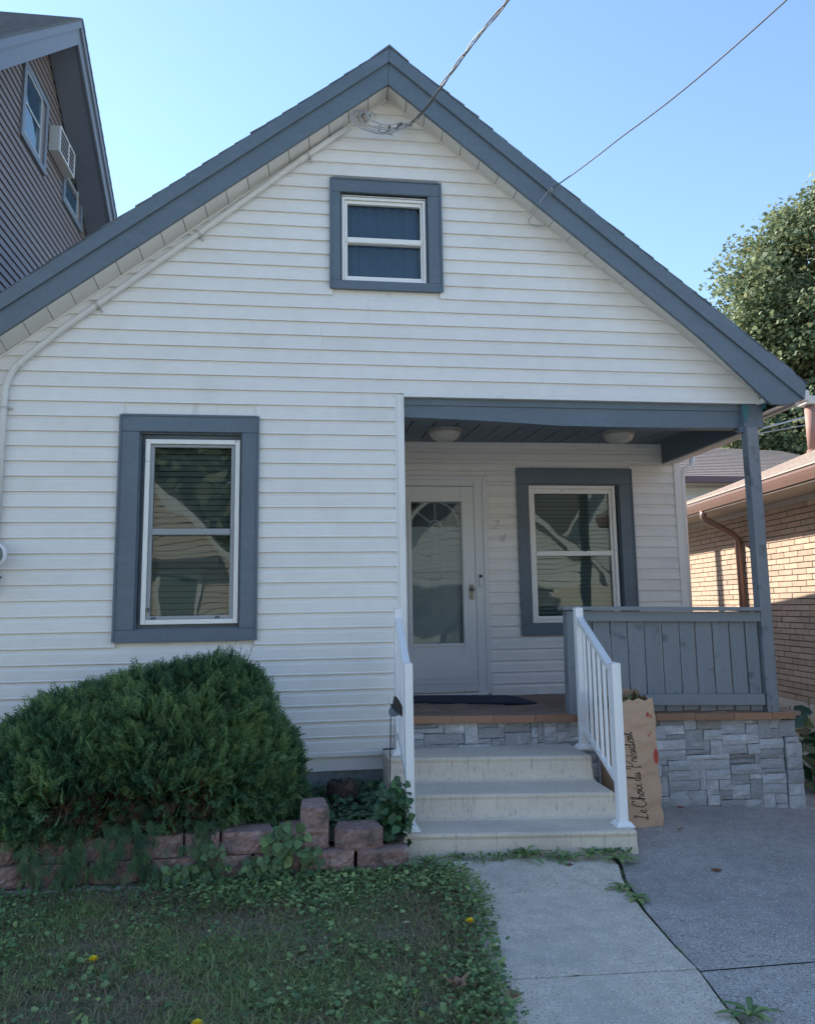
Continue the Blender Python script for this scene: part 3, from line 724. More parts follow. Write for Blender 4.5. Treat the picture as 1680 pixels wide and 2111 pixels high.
for (a, b) in ((.093, 4.878), (-.713, 4.195), (-1.414, 3.61), (-2.006, 2.84)):
    mb = MB(); dd = Vector((-.77, 0, -.64)) if b > 3 else Vector((0, 0, -1))
    c0 = Vector((a, -.045, b)); mb.tube([c0-dd*.01, c0+dd*.01], .0265, 10)
    pp = Vector((dd.z, 0, -dd.x)); mb.bar(c0+pp*-.02+Vector((0, .022, 0)), c0+pp*-.055+Vector((0, .022, 0)), .016, .006, (0, 1, 0)); mb.bar(c0+pp*.02+Vector((0, .022, 0)), c0+pp*.055+Vector((0, .022, 0)), .016, .006, (0, 1, 0))
    part(mb, 'pipe_clip', GALV, conduit)
mb = MB(); mb.box(-2.20, -1.985, -.10, -.02, 1.55, 1.90); met = part(mb, 'electric_meter', GALV, bev=.01, segs=3)
mb = MB(); mb.lathe([(.09, 0), (.09, .04), (.082, .05)], (-2.0, -.10, 1.81), 28, (0, -1, 0)); part(mb, 'meter_ring', WHITE, met)
mb = MB(); mb.lathe([(.078, .052), (.076, .09), (.060, .11), (.02, .118)], (-2.0, -.10, 1.81), 28, (0, -1, 0)); part(mb, 'meter_glass', METERG, met, smooth=True)
mb = MB(); mb.box(-2.02, -1.955, -.07, -.05, 1.655, 1.668); part(mb, 'meter_bracket', DARK, met)
# drip loop of service wires
sw = MB()
base = [(.545, -.06, 5.225), (.47, -.13, 5.215), (.425, -.16, 5.15), (.455, -.17, 5.075), (.56, -.16, 5.035), (.68, -.14, 5.035), (.80, -.11, 5.095), (.87, -.07, 5.16)]
for k, (dx, dz, s) in enumerate(((0, 0, 1), (.018, .012, .93), (.045, .02, .80), (.0, -.008, 1.04), (.09, .05, .62))):
    cxx, czz = .66, 5.14
    sw.tube(smooth_path([((x-cxx)*s+cxx+dx*.3, y-.006*k, (z-czz)*s+czz+dz*.4) for x, y, z in base], 5), .0042, 6)
wires = part(sw, 'service_wires', CABLEW, smooth=True)
mb = MB(); mb.lathe([(.028, -.02), (.034, .01), (.03, .045), (.012, .06)], (.535, -.05, 5.215), 14, (.5, -.5, .6)); part(mb, 'weatherhead', GALV, conduit, smooth=True)
for (x, z, a) in ((.66, 5.05, .3), (.70, 5.065, .8), (.745, 5.075, .2), (.775, 5.10, .9), (.72, 5.045, -.4), (.80, 5.13, .5), (.86, 5.145, .1), (.64, 5.09, 1.4), (.715, 5.10, 1.5)):
    mb = MB(); d = Vector((math.cos(a), 0, math.sin(a)))*.022; c0 = Vector((x, -.13, z)); mb.tube([c0-d, c0+d], [.010, .008], 8); part(mb, 'wire_connector', random.choice([CABLEW, CABLEW, CABLE]), wires)
mb = MB(); mb.bar((.905, -.005, 5.215), (.872, -.075, 5.165), .02, .012); part(mb, 'cable_anchor', GALV, wires)
# downspout at the right corner
mb = MB(); mb.tube([(4.06, YB+.02, 2.945), (4.06, YB+.02, 2.845), (4.045, YB+.02, 2.81), (3.96, YB+.02, 2.765), (3.94, YB+.02, 2.72), (3.94, YB+.06, .2)], .030, 12)
part(mb, 'downspout', VINYL_T, smooth=True)
mb = MB(); mb.box(3.925, 4.03, YF+.06, 9.6, 2.985, 3.075); part(mb, 'gutter', VINYL_T, bev=.01)
mb = MB(); mb.tube([(2.2, 8.1, 4.3), (2.2, 8.1, 6.0)], .085, 12); part(mb, 'vent_pipe', GALV)
# fix the seam specks: small nail holes at soffit seams are left to the joints themselves

# ================================================================== PORCH LAMPS
for i, (lx, ly, lab) in enumerate(((1.343, 1.15, 'frosted dome ceiling light above the front door'), (3.0, 1.18, 'frosted dome ceiling light near the porch post'))):
    zc = 2.965+.006*(lx-1)+(.057)*(ly-.14)/1.7
    t = empty('ceiling_light', (lx, ly, zc-.12)); tag(t, lab, 'ceiling light', 'dome lights on the porch ceiling')
    mb = MB(); mb.lathe([(.150, -.022), (.150, -.002), (.11, 0)][::-1], (lx, ly, zc), 28, (0, 0, 1)); part(mb, 'lamp_base', GALV, t, smooth=False)
    mb = MB(); mb.lathe([(.142, -.024), (.140, -.045), (.118, -.078), (.08, -.100), (.03, -.112), (.002, -.115)], (lx, ly, zc), 28, (0, 0, 1)); part(mb, 'lamp_shade', LAMPG, t, smooth=True)

# ================================================================== PORCH PLATFORM (stones, tiles)
porch = empty('porch_platform', (2.3, .8, 0)); tag(porch, 'raised porch floor of brown deck tiles faced with grey ledge stone', 'porch')
def zdeck(x, y): return .662-.0222*(x-.83)-.028*y
mb = MB(); mb.box(.72, 3.69, -.045, YB, -.25, .53); part(mb, 'core', MORT, porch)
# edge boards
x = .80
while x < 3.66:
    w = .303; x2 = min(x+w, 3.715); mb = MB(); za, zb_ = zdeck(x, -.1), zdeck(x2, -.1)
    dz = random.uniform(-.002, .002)
    mb.hexa([(x+.001, -.118, za-.050+dz), (x2-.001, -.118, zb_-.050+dz), (x2-.001, -.086, zb_-.050+dz), (x+.001, -.086, za-.050+dz), (x+.001, -.118, za+dz), (x2-.001, -.118, zb_+dz), (x2-.001, -.086, zb_+dz), (x+.001, -.086, za+dz)])
    part(mb, 'edge_board', EDGE, porch, bev=.003); x = x2
mb = MB(); mb.hexa([(3.683, -.084, .548), (3.715, -.084, .548), (3.715, 1.8, .50), (3.683, 1.8, .50), (3.683, -.084, .597), (3.715, -.084, .597), (3.715, 1.8, .55), (3.683, 1.8, .55)]); part(mb, 'edge_board', EDGE, porch, bev=.003)
# deck tiles: a shared mesh of slats on a base
def tile_mesh():
    mb = MB(); n = 5; w = .296/n
    for k in range(n): mb.box(-.148+k*w+.0025, -.148+(k+1)*w-.0025, -.148, .148, -.012, 0)
    mb.box(-.146, .146, -.146, .146, -.03, -.0125)
    me = bpy.data.meshes.new('deck_tile'); me.from_pydata(mb.v, [], mb.f); me.materials.append(TILE)
    bm = bmesh.new(); bm.from_mesh(me); bmesh.ops.recalc_face_normals(bm, faces=bm.faces); bm.to_mesh(me); bm.free(); return me
tme = tile_mesh(); off = Vector(porch.location)
for i in range(10):
    for j in range(7):
        cx, cy = .80+.15+i*.2985, -.082+.15+j*.2985
        if cx > 3.66 or cy > YB: continue
        o = bpy.data.objects.new('deck_tile', tme); COL.objects.link(o); o.parent = porch
        o.location = Vector((cx, cy, zdeck(cx, cy)+random.uniform(-.003, .002)))-off
        o.rotation_euler = (-.028+random.uniform(-.006, .006), .0222+random.uniform(-.006, .006), (R(90) if (i+j) % 2 else 0)+random.uniform(-.01, .01))
# ledge stones
def stone(x0, x1, z0, z1, yf, m, depth=.04, seed=0, name='stone', parent=porch):
    mb = MB(); nx = max(2, int((x1-x0)/.045)); nz = max(2, int((z1-z0)/.028)); g = .0018
    x0 += g; x1 -= g; z0 += g; z1 -= g; prot = random.uniform(0, .016)
    amp = random.uniform(.004, .009); sx = random.uniform(0, 50)
    for j in range(nz+1):
        for i in range(nx+1):
            x = x0+(x1-x0)*i/nx; z = z0+(z1-z0)*j/nz
            e = 0 if (0 < i < nx and 0 < j < nz) else 1
            d = amp*(mnoise.noise(Vector((x*14+sx, z*30, sx)))*1.2+.3)
            if e: d = d*.3-.006
            if i in (0, nx): x += random.uniform(-.0015, .0015)
            if j in (0, nz): z += random.uniform(-.0015, .0015)
            mb.v.append((x, yf-prot-max(-.008, d), z))
    for j in range(nz):
        for i in range(nx):
            a = j*(nx+1)+i; mb.f.append((a, a+1, a+nx+2, a+nx+1))
    loop = [i for i in range(nx+1)]+[(j+1)*(nx+1)-1 for j in range(1, nz+1)]+[nz*(nx+1)+i for i in range(nx-1, -1, -1)]+[j*(nx+1) for j in range(nz-1, 0, -1)]
    nb = len(mb.v)
    for q in loop: mb.v.append((mb.v[q][0], yf+depth, mb.v[q][2]))
    for k in range(len(loop)):
        a, b = loop[k], loop[(k+1) % len(loop)]; mb.f.append((b, a, nb+k, nb+(k+1) % len(loop)))
    return part(mb, name, m, parent)
random.seed(21)
cw, ch = .0485, .0345; NX = int((3.63-.72)/cw); NZ = 19
occ = np.zeros((NX, NZ), bool)
def zbot(x): return -.10
for j in range(NZ):
    for i in range(NX):
        if occ[i, j]: continue
        w = random.choice([2, 3, 4, 4, 5, 6, 7]); h = random.choice([1, 1, 2, 2, 2, 2, 3, 4])
        if w > 4: h = min(h, 2)
        if h == 4: w = min(w, 3)
        w = min(w, NX-i); h = min(h, NZ-j)
        while w > 1 and occ[i:i+w, j].any(): w -= 1
        while h > 1 and occ[i:i+w, j:j+h].any(): h -= 1
        if 0 < NX-(i+w) < 2: w = NX-i if not occ[i:NX, j:j+h].any() else w
        occ[i:i+w, j:j+h] = True
        x0 = .72+i*cw; x1 = .72+(i+w)*cw; xm = (x0+x1)/2
        zt = zdeck(xm, -.1)-.052; zz0 = -.10+g_ground(xm, 0)*.3
        s = (zt-zz0)/(NZ*ch)
        z0 = zz0+j*ch*s; z1 = zz0+(j+h)*ch*s
        if z1 < g_ground(xm, 0)-.005: continue
        # hidden behind the steps: skip
        if x1 < 1.95 and z1 < .41: continue
        if h == 4 and w == 1: h = 4
        stone(x0, x1, z0, z1, -.062, STONEB if random.random() < .10 else STONE)
mb = MB(); mb.box(.72, 3.66, -.052, -.044, -.12, .60); part(mb, 'mortar_bed', MORT, porch)
# corner stones at the right end
zs = [-.11, .0, .085, .185, .275, .375, .42, .53]
for k in range(len(zs)-1):
    if k == 6: stone(3.60, 3.735, zs[k], zs[k+1]+.01, -.068, STONE, depth=.09); continue
    if k == 5: stone(3.645, 3.755, zs[k], zs[k+1]-.002, -.072, STONE, depth=.09); continue
    stone(3.635+.005*(k % 2), 3.765, zs[k], zs[k+1], -.075, STONE, depth=.10)
for k in range(6):   # side face of the platform
    zz = -.12+k*.11
    for j in range(7):
        mb = MB(); mb.box(3.69, 3.745+random.uniform(0, .02), .03+j*.25, .03+j*.25+.245, zz+.002, zz+.108); part(mb, 'stone', STONE, porch, bev=.006)

# ================================================================== PORCH RAILING
rail = empty('porch_railing', (2.78, -.03, .62)); tag(rail, 'grey wooden board railing between the white stair rail and the porch post', 'railing')
mb = MB(); mb.hexa([(1.975, -.085, .63), (2.050, -.085, .63), (2.050, .005, .63), (1.975, .005, .63), (1.985, -.085, 1.378), (2.060, -.085, 1.378), (2.060, .005, 1.378), (1.985, .005, 1.378)]); part(mb, 'rail_post', SLATE_W, rail, bev=.004)
mb = MB(); mb.hexa([(1.955, -.11, 1.382), (3.515, -.11, 1.352), (3.515, .03, 1.352), (1.955, .03, 1.382), (1.955, -.11, 1.410), (3.515, -.11, 1.382), (3.515, .03, 1.382), (1.955, .03, 1.410)]); part(mb, 'cap_rail', SLATE_H, rail, bev=.004)
mb = MB(); mb.hexa([(2.061, -.075, 1.300), (3.518, -.075, 1.272), (3.518, -.040, 1.272), (2.061, -.040, 1.300), (2.061, -.075, 1.374), (3.518, -.075, 1.346), (3.518, -.040, 1.346), (2.061, -.040, 1.374)]); part(mb, 'top_rail', SLATE_H, rail, bev=.003)
mb = MB(); mb.hexa([(2.052, -.075, .695), (3.505, -.075, .655), (3.505, -.040, .655), (2.052, -.040, .695), (2.052, -.075, .772), (3.505, -.075, .737), (3.505, -.040, .737), (2.052, -.040, .772)]); part(mb, 'bottom_rail', SLATE_H, rail, bev=.003)
px = [2.066, 2.196, 2.331, 2.464, 2.597, 2.732, 2.871, 2.999, 3.139, 3.273, 3.403, 3.512]
for a, b in zip(px[:-1], px[1:]):
    mb = MB(); g = .0035+random.uniform(0, .003); t = random.uniform(-.003, .003); zt_ = 1.372-.019*(a-2.06); zl = .655-.03*(a-2.06)+random.uniform(-.006, .004)
    mb.hexa([(a+g+t, -.037, zl), (b-g+t, -.037, zl), (b-g+t, -.018, zl), (a+g+t, -.018, zl), (a+g, -.037, zt_), (b-g, -.037, zt_), (b-g, -.018, zt_), (a+g, -.018, zt_)])
    part(mb, 'plank', SLATE_W, rail, bev=.002)

# ================================================================== STEPS
steps = None
mb = MB()
FL = lambda x: -.1065*(x-.65)     # the stair front is slightly turned
def ledge(x0, x1, yb, yf, z0, z1, nose=.012):
    P = []
    P = [(x0, yf+FL(x0)+nose, z0), (x1, yf+FL(x1)+nose, z0-.012), (x1, yb, z0-.012), (x0, yb, z0),
         (x0, yf+FL(x0), z1), (x1, yf+FL(x1), z1-.014), (x1, yb, z1-.014), (x0, yb, z1)]
    mb.hexa(P)
# side profile extruded across, with rounded noses and coved inner corners
prof = [(-.068, -.06), (-.068, .443), (-.375, .440), (-.388, .434), (-.392, .424), (-.386, .405), (-.402, .33), (-.418, .302), (-.442, .291), (-.745, .286), (-.758, .280), (-.762, .270), (-.756, .252), (-.772, .185), (-.788, .157), (-.812, .146), (-1.056, .140), (-1.069, .134), (-1.073, .124), (-1.066, .104), (-1.085, -.06)]
XS = [.622, .632, 1.0, 1.4, 1.8, 1.955, 1.967]
n = len(prof); mb = MB()
for ix, x in enumerate(XS):
    ins = .010 if ix in (0, len(XS)-1) else 0
    for (y, z) in prof:
        yy = y+(FL(x) if y < -.07 else 0); zz = z-.010*(x-.65)/1.3 if z > 0 else z
        if ins and y < -.07: yy += ins*.8
        if ins and z > .05: zz -= ins*.5
        mb.v.append((x, yy, zz))
for ix in range(len(XS)-1):
    for k in range(n):
        a = ix*n+k; b = ix*n+(k+1) % n; mb.f.append((a, b, b+n, a+n))
mb.f.append(tuple(range(n-1, -1, -1))); mb.f.append(tuple((len(XS)-1)*n+k for k in range(n)))
steps = mb.build('concrete_steps', CONC); tag(steps, 'three pale precast concrete steps leading up to the porch', 'steps')

# ================================================================== HAND RAILS
def handrail(name, label, lo, hi, zlo, zhi, ztop_lo, ztop_hi, wid, nb):
    """lo/hi: (x,y) of lower and upper post centre"""
    t = empty('stair_railing', (lo[0], lo[1], zlo)); tag(t, label, 'railing', 'white stair railings')
    for (p, z0, z1, w) in ((lo, zlo, ztop_lo, wid), (hi, zhi, ztop_hi, wid)):
        h = w/2
        mb = MB(); mb.box(p[0]-h, p[0]+h, p[1]-h, p[1]+h, z0+.002, z1); mb.add([(p[0]-h-.002, p[1]-h-.002, z1), (p[0]+h+.002, p[1]-h-.002, z1), (p[0]+h+.002, p[1]+h+.002, z1), (p[0]-h-.002, p[1]+h+.002, z1), (p[0], p[1], z1+.008)],
              [(0, 1, 4), (1, 2, 4), (2, 3, 4), (3, 0, 4), (3, 2, 1, 0)]); part(mb, 'post', WHITE, t, bev=.003)
        mb = MB(); a, b = h+.028, h+.010
        mb.hexa([(p[0]-a, p[1]-a, z0), (p[0]+a, p[1]-a, z0), (p[0]+a, p[1]+a, z0), (p[0]-a, p[1]+a, z0), (p[0]-a, p[1]-a, z0+.012), (p[0]+a, p[1]-a, z0+.012), (p[0]+a, p[1]+a, z0+.012), (p[0]-a, p[1]+a, z0+.012)])
        mb.hexa([(p[0]-a+.004, p[1]-a+.004, z0+.0125), (p[0]+a-.004, p[1]-a+.004, z0+.0125), (p[0]+a-.004, p[1]+a-.004, z0+.0125), (p[0]-a+.004, p[1]+a-.004, z0+.0125),
                 (p[0]-b, p[1]-b, z0+.032), (p[0]+b, p[1]-b, z0+.032), (p[0]+b, p[1]+b, z0+.032), (p[0]-b, p[1]+b, z0+.032)])
        part(mb, 'post_base', WHITE, t, bev=.002)
    A = Vector((lo[0], lo[1]+wid/2, 0)); B = Vector((hi[0], hi[1]-wid/2, 0))
    za, zb_ = ztop_lo-.045, ztop_hi-.075
    mb = MB(); mb.bar((A.x, A.y, za), (B.x, B.y, zb_), .046, .030); mb.bar((A.x, A.y, za-.026), (B.x, B.y, zb_-.026), .030, .022); part(mb, 'top_rail', WHITE, t, bev=.004)
    zc, zd = zlo+.235, zhi+.135
    mb = MB(); mb.bar((A.x, A.y, zc), (B.x, B.y, zd), .026, .030); part(mb, 'bottom_rail', WHITE, t, bev=.003)
    for k in range(nb):
        f = (k+.75)/(nb+.5); p = A.lerp(B, f); z0 = zc+(zd-zc)*f; z1 = za+(zb_-za)*f-.03
        mb = MB(); mb.box(p.x-.0095, p.x+.0095, p.y-.0095, p.y+.0095, z0, z1); part(mb, 'baluster', WHITE, t, bev=.002)
    return t
handrail('r', 'white metal stair railing on the right side, beside the paper bag', (1.930, -1.085), (2.012, -.255), .124, .428, 1.068, 1.398, .056, 6)
hr = handrail('l', 'white metal stair railing on the left side, beside the butterfly stake', (.678, -1.0), (.712, -.27), .142, .441, 1.092, 1.413, .050, 6)

# ================================================================== DOORMAT
mb = MB(); random.seed(5)
pts = [(.90, .93), (1.90, .70), (1.985, .74), (1.99, 1.30), (1.93, 1.52), (.92, 1.60)]
z_of = lambda x, y: zdeck(x, y)+.004
mb.v += [(x, y, z_of(x, y)) for x, y in pts]+[(x, y, z_of(x, y)+.012) for x, y in pts]
n = len(pts); mb.f += [tuple(range(n-1, -1, -1)), tuple(range(n, 2*n))]+[(i, (i+1) % n, (i+1) % n+n, i+n) for i in range(n)]
tag(mb.build('doormat', MATN, bev=.004), 'navy blue doormat lying before the front door', 'doormat')

# ================================================================== PAPER BAG
BX0, BX1, BZ = 2.075, 2.368, .80
bag = empty('paper_bag', (2.18, -.52, -.002)); tag(bag, 'brown paper yard waste bag standing beside the steps', 'bag')
def bagf(x, z):   # y of the front face
    u = (x-1.985)/(BX1-1.985); y = -.685-.035*math.sin(math.pi*min(1, max(0, u)))*(.6+.4*math.sin(3*z))
    y += .0045*mnoise.noise(Vector((x*9, z*16, 2)))+.0065*mnoise.noise(Vector((x*5+z*9, z*7-x*6, 9)))*(1.8-1.2*z)
    y += .016*abs(mnoise.noise(Vector((x*5-z*9, z*15, 5))))*(1 if z < .40 else .5)+.006*abs(mnoise.noise(Vector((x*14+z*8, z*26, 7))))
    return y+.02*z
def ring_pt(t, z):  # t 0..1 around
    lean = .012*z
    wl = .004*math.sin(z*31)+.006*mnoise.noise(Vector((z*14, 3, t*3)))
    xl = BX0+.012*math.sin(z*7); xr = BX1+.006*math.sin(z*9)-.012*z+wl
    yb = -.36
    nF, nS, nB = .40, .12, .36
    if t < nF: 
        x = xl+(xr-xl)*(t/nF); return (x, bagf(x, z), z)
    if t < nF+nS:
        s = (t-nF)/nS; y0 = bagf(xr, z); y = y0+(yb-y0)*s; return (xr-.018*math.sin(math.pi*s)+.010*mnoise.noise(Vector((y*12, z*10, 8))), y, z)
    if t < nF+nS+nB:
        s = (t-nF-nS)/nB; return (xr+(xl-xr)*s, yb, z)
    s = (t-nF-nS-nB)/(1-nF-nS-nB); y1 = bagf(xl, z); return (xl+.018*math.sin(math.pi*s), yb+(y1-yb)*s, z)
mb = MB(); nt_, nz_ = 110, 74
for j in range(nz_+1):
    z = BZ*j/nz_
    for k in range(nt_):
        x, y, zz = ring_pt(k/nt_, z)
        if j == nz_: zz += .003*math.sin(k*.5)+.014*mnoise.noise(Vector((k*.13, 0, 0)))
        if zz > .70: 
            f = (zz-.70)/.10; x += (2.18-x)*.05*f; y += (-.52-y)*.10*f
            if y > -.5: zz += .035*f    # back flap stands higher
        if z < .02: x += (2.18-x)*.02; 
        mb.v.append((x, y, zz-.002))
for j in range(nz_):
    for k in range(nt_):
        a = j*nt_+k; b = j*nt_+(k+1) % nt_; mb.f.append((a, b, b+nt_, a+nt_))
mb.f.append(tuple(range(nt_-1, -1, -1)))
part(mb, 'paper', BAG, bag, smooth=True)
# the printed script, bottom to top
def script_path():
    # simple cursive letters in a unit em (x right, y up); strokes chained
    Ls = {
     'L': [[(.20, .78), (.22, .98), (.32, 1.0), (.32, .80), (.20, .45), (.12, .12), (.0, .02), (-.04, .10), (.08, .12), (.24, .0), (.42, .08)]],
     'e': [[(.0, .15), (.22, .25), (.30, .42), (.16, .45), (.05, .25), (.12, .03), (.36, .10)]],
     'C': [[(.52, .80), (.50, .98), (.28, .98), (.05, .60), (.02, .25), (.18, .0), (.42, .06), (.60, .28)]],
     'h': [[(.0, .05), (.20, .60), (.26, .95), (.16, .98), (.10, .50), (.08, .0), (.16, .32), (.28, .42), (.32, .25), (.33, .02), (.45, .10)]],
     'o': [[(.0, .22), (.18, .42), (.04, .30), (.06, .05), (.22, .05), (.26, .30), (.16, .42), (.40, .36)]],
     'i': [[(.0, .12), (.12, .42), (.12, .05), (.26, .12)], [(.15, .60), (.18, .64)]],
     'x': [[(.0, .40), (.12, .42), (.24, .05), (.38, .06)], [(.34, .42), (.02, .02)]],
     'd': [[(.28, .38), (.10, .42), (.02, .15), (.14, .02), (.28, .30), (.40, 1.0), (.30, .85), (.28, .05), (.42, .12)]],
     'u': [[(.0, .20), (.08, .42), (.06, .08), (.18, .04), (.28, .42), (.28, .06), (.42, .12)]],
     'P': [[(.22, .0), (.14, -.1), (.24, .90)], [(.0, .62), (.10, .95), (.45, 1.05), (.66, .85), (.50, .52), (.24, .45)]],
     'r': [[(.0, .10), (.12, .45), (.14, .38), (.26, .40), (.26, .08), (.36, .10)]],
     'E': [[(.0, .15), (.22, .25), (.30, .42), (.16, .45), (.05, .25), (.12, .03), (.36, .10)], [(.18, .58), (.30, .72)]],
     's': [[(.0, .10), (.18, .44), (.24, .15), (.10, .02), (.34, .10)]],
     'n': [[(.0, .35), (.06, .42), (.08, .02), (.20, .42), (.28, .34), (.28, .05), (.40, .12)]],
     't': [[(.0, .12), (.16, .80), (.12, .08), (.28, .10)], [(.02, .52), (.34, .58)]],
     ' ': []}
    adv = dict(L=.5, e=.34, C=.62, h=.44, o=.36, i=.24, x=.36, d=.42, u=.42, P=.62, r=.34, E=.34, s=.32, n=.38, t=.30)
    adv[' '] = .26
    x = 0; out = []
    for chh in 'Le Choix du PrEsident':
        for s in Ls[chh]: out.append([(x+a, b) for a, b in s])
        x += adv[chh]
    return out, x
strokes, tw = script_path(); sc_ = .545/tw; ink = MB()
for s in strokes:
    P = smooth_path([(a, b, 0) for a, b in s], 4); path = []
    for p in P:
        z = .055+p.x*sc_*1.0; x = 2.272-p.y*.095-.085*(z/.55)
        path.append((x, bagf(x, z)-.0010, z))
    ink.tube(path, .0026, 5)
part(ink, 'script_print', INK, bag, label='black handwritten style print reading Le Choix du Président')
# red marks on the right side edge
mb = MB()
def patch(cx, cz, w, h, nn=8):
    b = len(mb.v)
    for j in range(nn+1):
        for i in range(5):
            z = cz-h/2+h*j/nn; x = cx+w*(i/4-.5)*math.sqrt(max(0, 1-((j/nn-.5)*2)**2))
            mb.v.append((x, bagf(x, z)-.0015, z))
    for j in range(nn):
        for i in range(4):
            a = b+j*5+i; mb.f.append((a, a+1, a+6, a+5))
patch(2.345, .435, .036, .10); part(mb, 'red_print', REDINK, bag, label='large red print at the side edge')
for pa in ((2.30, .70, .020, .034), (2.30, .57, .010, .02), (2.318, .585, .008, .02), (2.325, .69, .012, .03)):
    mb = MB(); patch(*pa); part(mb, 'red_print', REDINK, bag)
# contents
random.seed(3); V = []; F = []; T = []
for k in range(260):
    c0 = Vector((random.uniform(2.03, 2.33), random.uniform(-.64, -.44), .735+random.uniform(0, .07))); a = random.uniform(0, 6.3); b = random.uniform(.3, 1.5); l = random.uniform(.03, .08)
    d = Vector((math.cos(a)*math.cos(b), math.sin(a)*math.cos(b)-.2, math.sin(b)*.6)).normalized()*l; s = d.cross(Vector((.3, .2, 1))).normalized()*l*.22
    n0 = len(V); V += [c0-d*.5, c0+s, c0+d*.5, c0-s]; F.append((n0, n0+1, n0+2, n0+3)); T += [random.choice([.02, .05, .5, .8, .3])]*4
fast_mesh('garden_waste', np.array([tuple(v) for v in V]), np.array(F), M_CEDAR, bag, T, kind='stuff')

# ================================================================== RETAINING WALL
wall = empty('retaining_wall', (-.45, -1.15, 0)); tag(wall, 'low garden edging wall of reddish brown concrete blocks', 'garden wall')
def block(x0, x1, z0, z1, yf=-1.255, yb=-1.02, m=BLOCK, ch_=.035, rz=0, name='block', label=None):
    mb = MB(); w = x1-x0; nx = 14; nz = 6; g = .0015
    sx = random.uniform(0, 99)
    def fy(x):
        e = min(x-x0, x1-x)
        return yf+max(0, ch_-e)*.75
    top = []; xs_ = [x0+g+(w-2*g)*i/nx for i in range(nx+1)]
    for j in range(nz+1):
        for x in xs_:
            z = z0+g+(z1-z0-2*g)*j/nz; d = .013*mnoise.noise(Vector((x*16+sx, z*22, sx)))+.009*mnoise.noise(Vector((x*70+sx, z*70, sx)))
            if j in (0, nz): d = d*.4+.004
            mb.v.append((x, fy(x)+d, z))
    for j in range(nz):
        for i in range(nx):
            a = j*(nx+1)+i; mb.f.append((a, a+1, a+nx+2, a+nx+1))
    ti = [nz*(nx+1)+i for i in range(nx+1)]; bi = list(range(nx+1))
    tp = w*.12
    nb = len(mb.v); mb.v += [(x1-tp, yb, z1-g), (x0+tp, yb, z1-g), (x1-tp, yb, z0+g), (x0+tp, yb, z0+g)]
    mb.f.append(tuple(ti)+(nb, nb+1)); mb.f.append(tuple(reversed(bi))+(nb+3, nb+2))
    lc = [j*(nx+1) for j in range(nz+1)]; rc = [j*(nx+1)+nx for j in range(nz+1)]
    mb.f.append(tuple(lc)+(nb+1, nb+3)); mb.f.append(tuple(reversed(rc))+(nb+2, nb)); mb.f.append((nb, nb+2, nb+3, nb+1))
    if rz:
        cx, cy = (x0+x1)/2, (yf+yb)/2
        mb.v = [((x-cx)*math.cos(rz)-(y-cy)*math.sin(rz)+cx, (x-cx)*math.sin(rz)+(y-cy)*math.cos(rz)+cy, z) for x, y, z in mb.v]
    return part(mb, name, m, wall, label=label)
random.seed(11)
for k in range(9):      # buried base course
    block(-2.05+k*.30, -2.05+k*.30+.298, -.05, .030-.004*k, yf=-1.295, m=BLOCKG, ch_=.01)
lower = [(-3.12, -2.84), (-2.83, -2.55), (-2.54, -2.25), (-2.24, -1.96), (-1.95, -1.67), (-1.66, -1.37), (-1.36, -1.055), (-1.045, -.765), (-.755, -.50), (-.49, -.21), (-.20, .045), (.05, .338), (.346, .632)]
for a, b in lower:
    dz = -.016*(a+1.4)/2; block(a, b, .028+dz, .135+dz, yf=-1.262+random.uniform(-.01, .01), rz=random.uniform(-.04, .04) if a > -.3 else random.uniform(-.015, .015))
upper = [(-2.98, -2.70), (-2.69, -2.40), (-2.39, -2.11), (-2.1, -1.82), (-1.81, -1.53), (-1.52, -1.405), (-1.395, -1.11), (-1.10, -.82), (-.81, -.575), (-.568, -.382), (-.375, -.10), (-.09, .200)]
for a, b in upper:
    dz = -.016*(a+1.4)/2; block(a, b, .137+dz, .250+dz, yf=-1.235+random.uniform(-.012, .012), rz=random.uniform(-.03, .03))
block(.228, .498, .112, .222, yf=-1.245, yb=-1.03, ch_=.06, label='block at the right end of the upper course')
block(.040, .198, .226, .345, yf=-1.225, yb=-.98, ch_=.02, rz=.02, label='single block standing loose on top of the wall')
# ================================================================== STUMP
st = MB(); random.seed(2)
nn = 26
for j, (z, r_) in enumerate([(.02, .115), (.09, .108), (.17, .103), (.25, .104), (.295, .098), (.30, .06), (.27, .0)]):
    for k in range(nn):
        a = 2*math.pi*k/nn; rr = r_*(1+.10*mnoise.noise(Vector((math.cos(a)*2, math.sin(a)*2, z*4)))+.04*mnoise.noise(Vector((math.cos(a)*9, math.sin(a)*9, z*8))))
        st.v.append((.325+rr*math.cos(a), -.36+rr*math.sin(a), z+(.03*mnoise.noise(Vector((math.cos(a)*4, math.sin(a)*4, 1))) if j > 2 else 0)))
for j in range(6):
    for k in range(nn):
        a = j*nn+k; b = j*nn+(k+1) % nn; st.f.append((a, b, b+nn, a+nn))
STUMP = mat('rotten_wood', (.045, .032, .028), rough=.95, var=.45, scale=14, bump=1, bscale=40, bdist=.03, col2=((.16, .085, .06), .56, .68, 24))
tag(st.build('tree_stump', STUMP, smooth=True), 'dark rotten tree stump standing in the ivy before the foundation', 'stump')

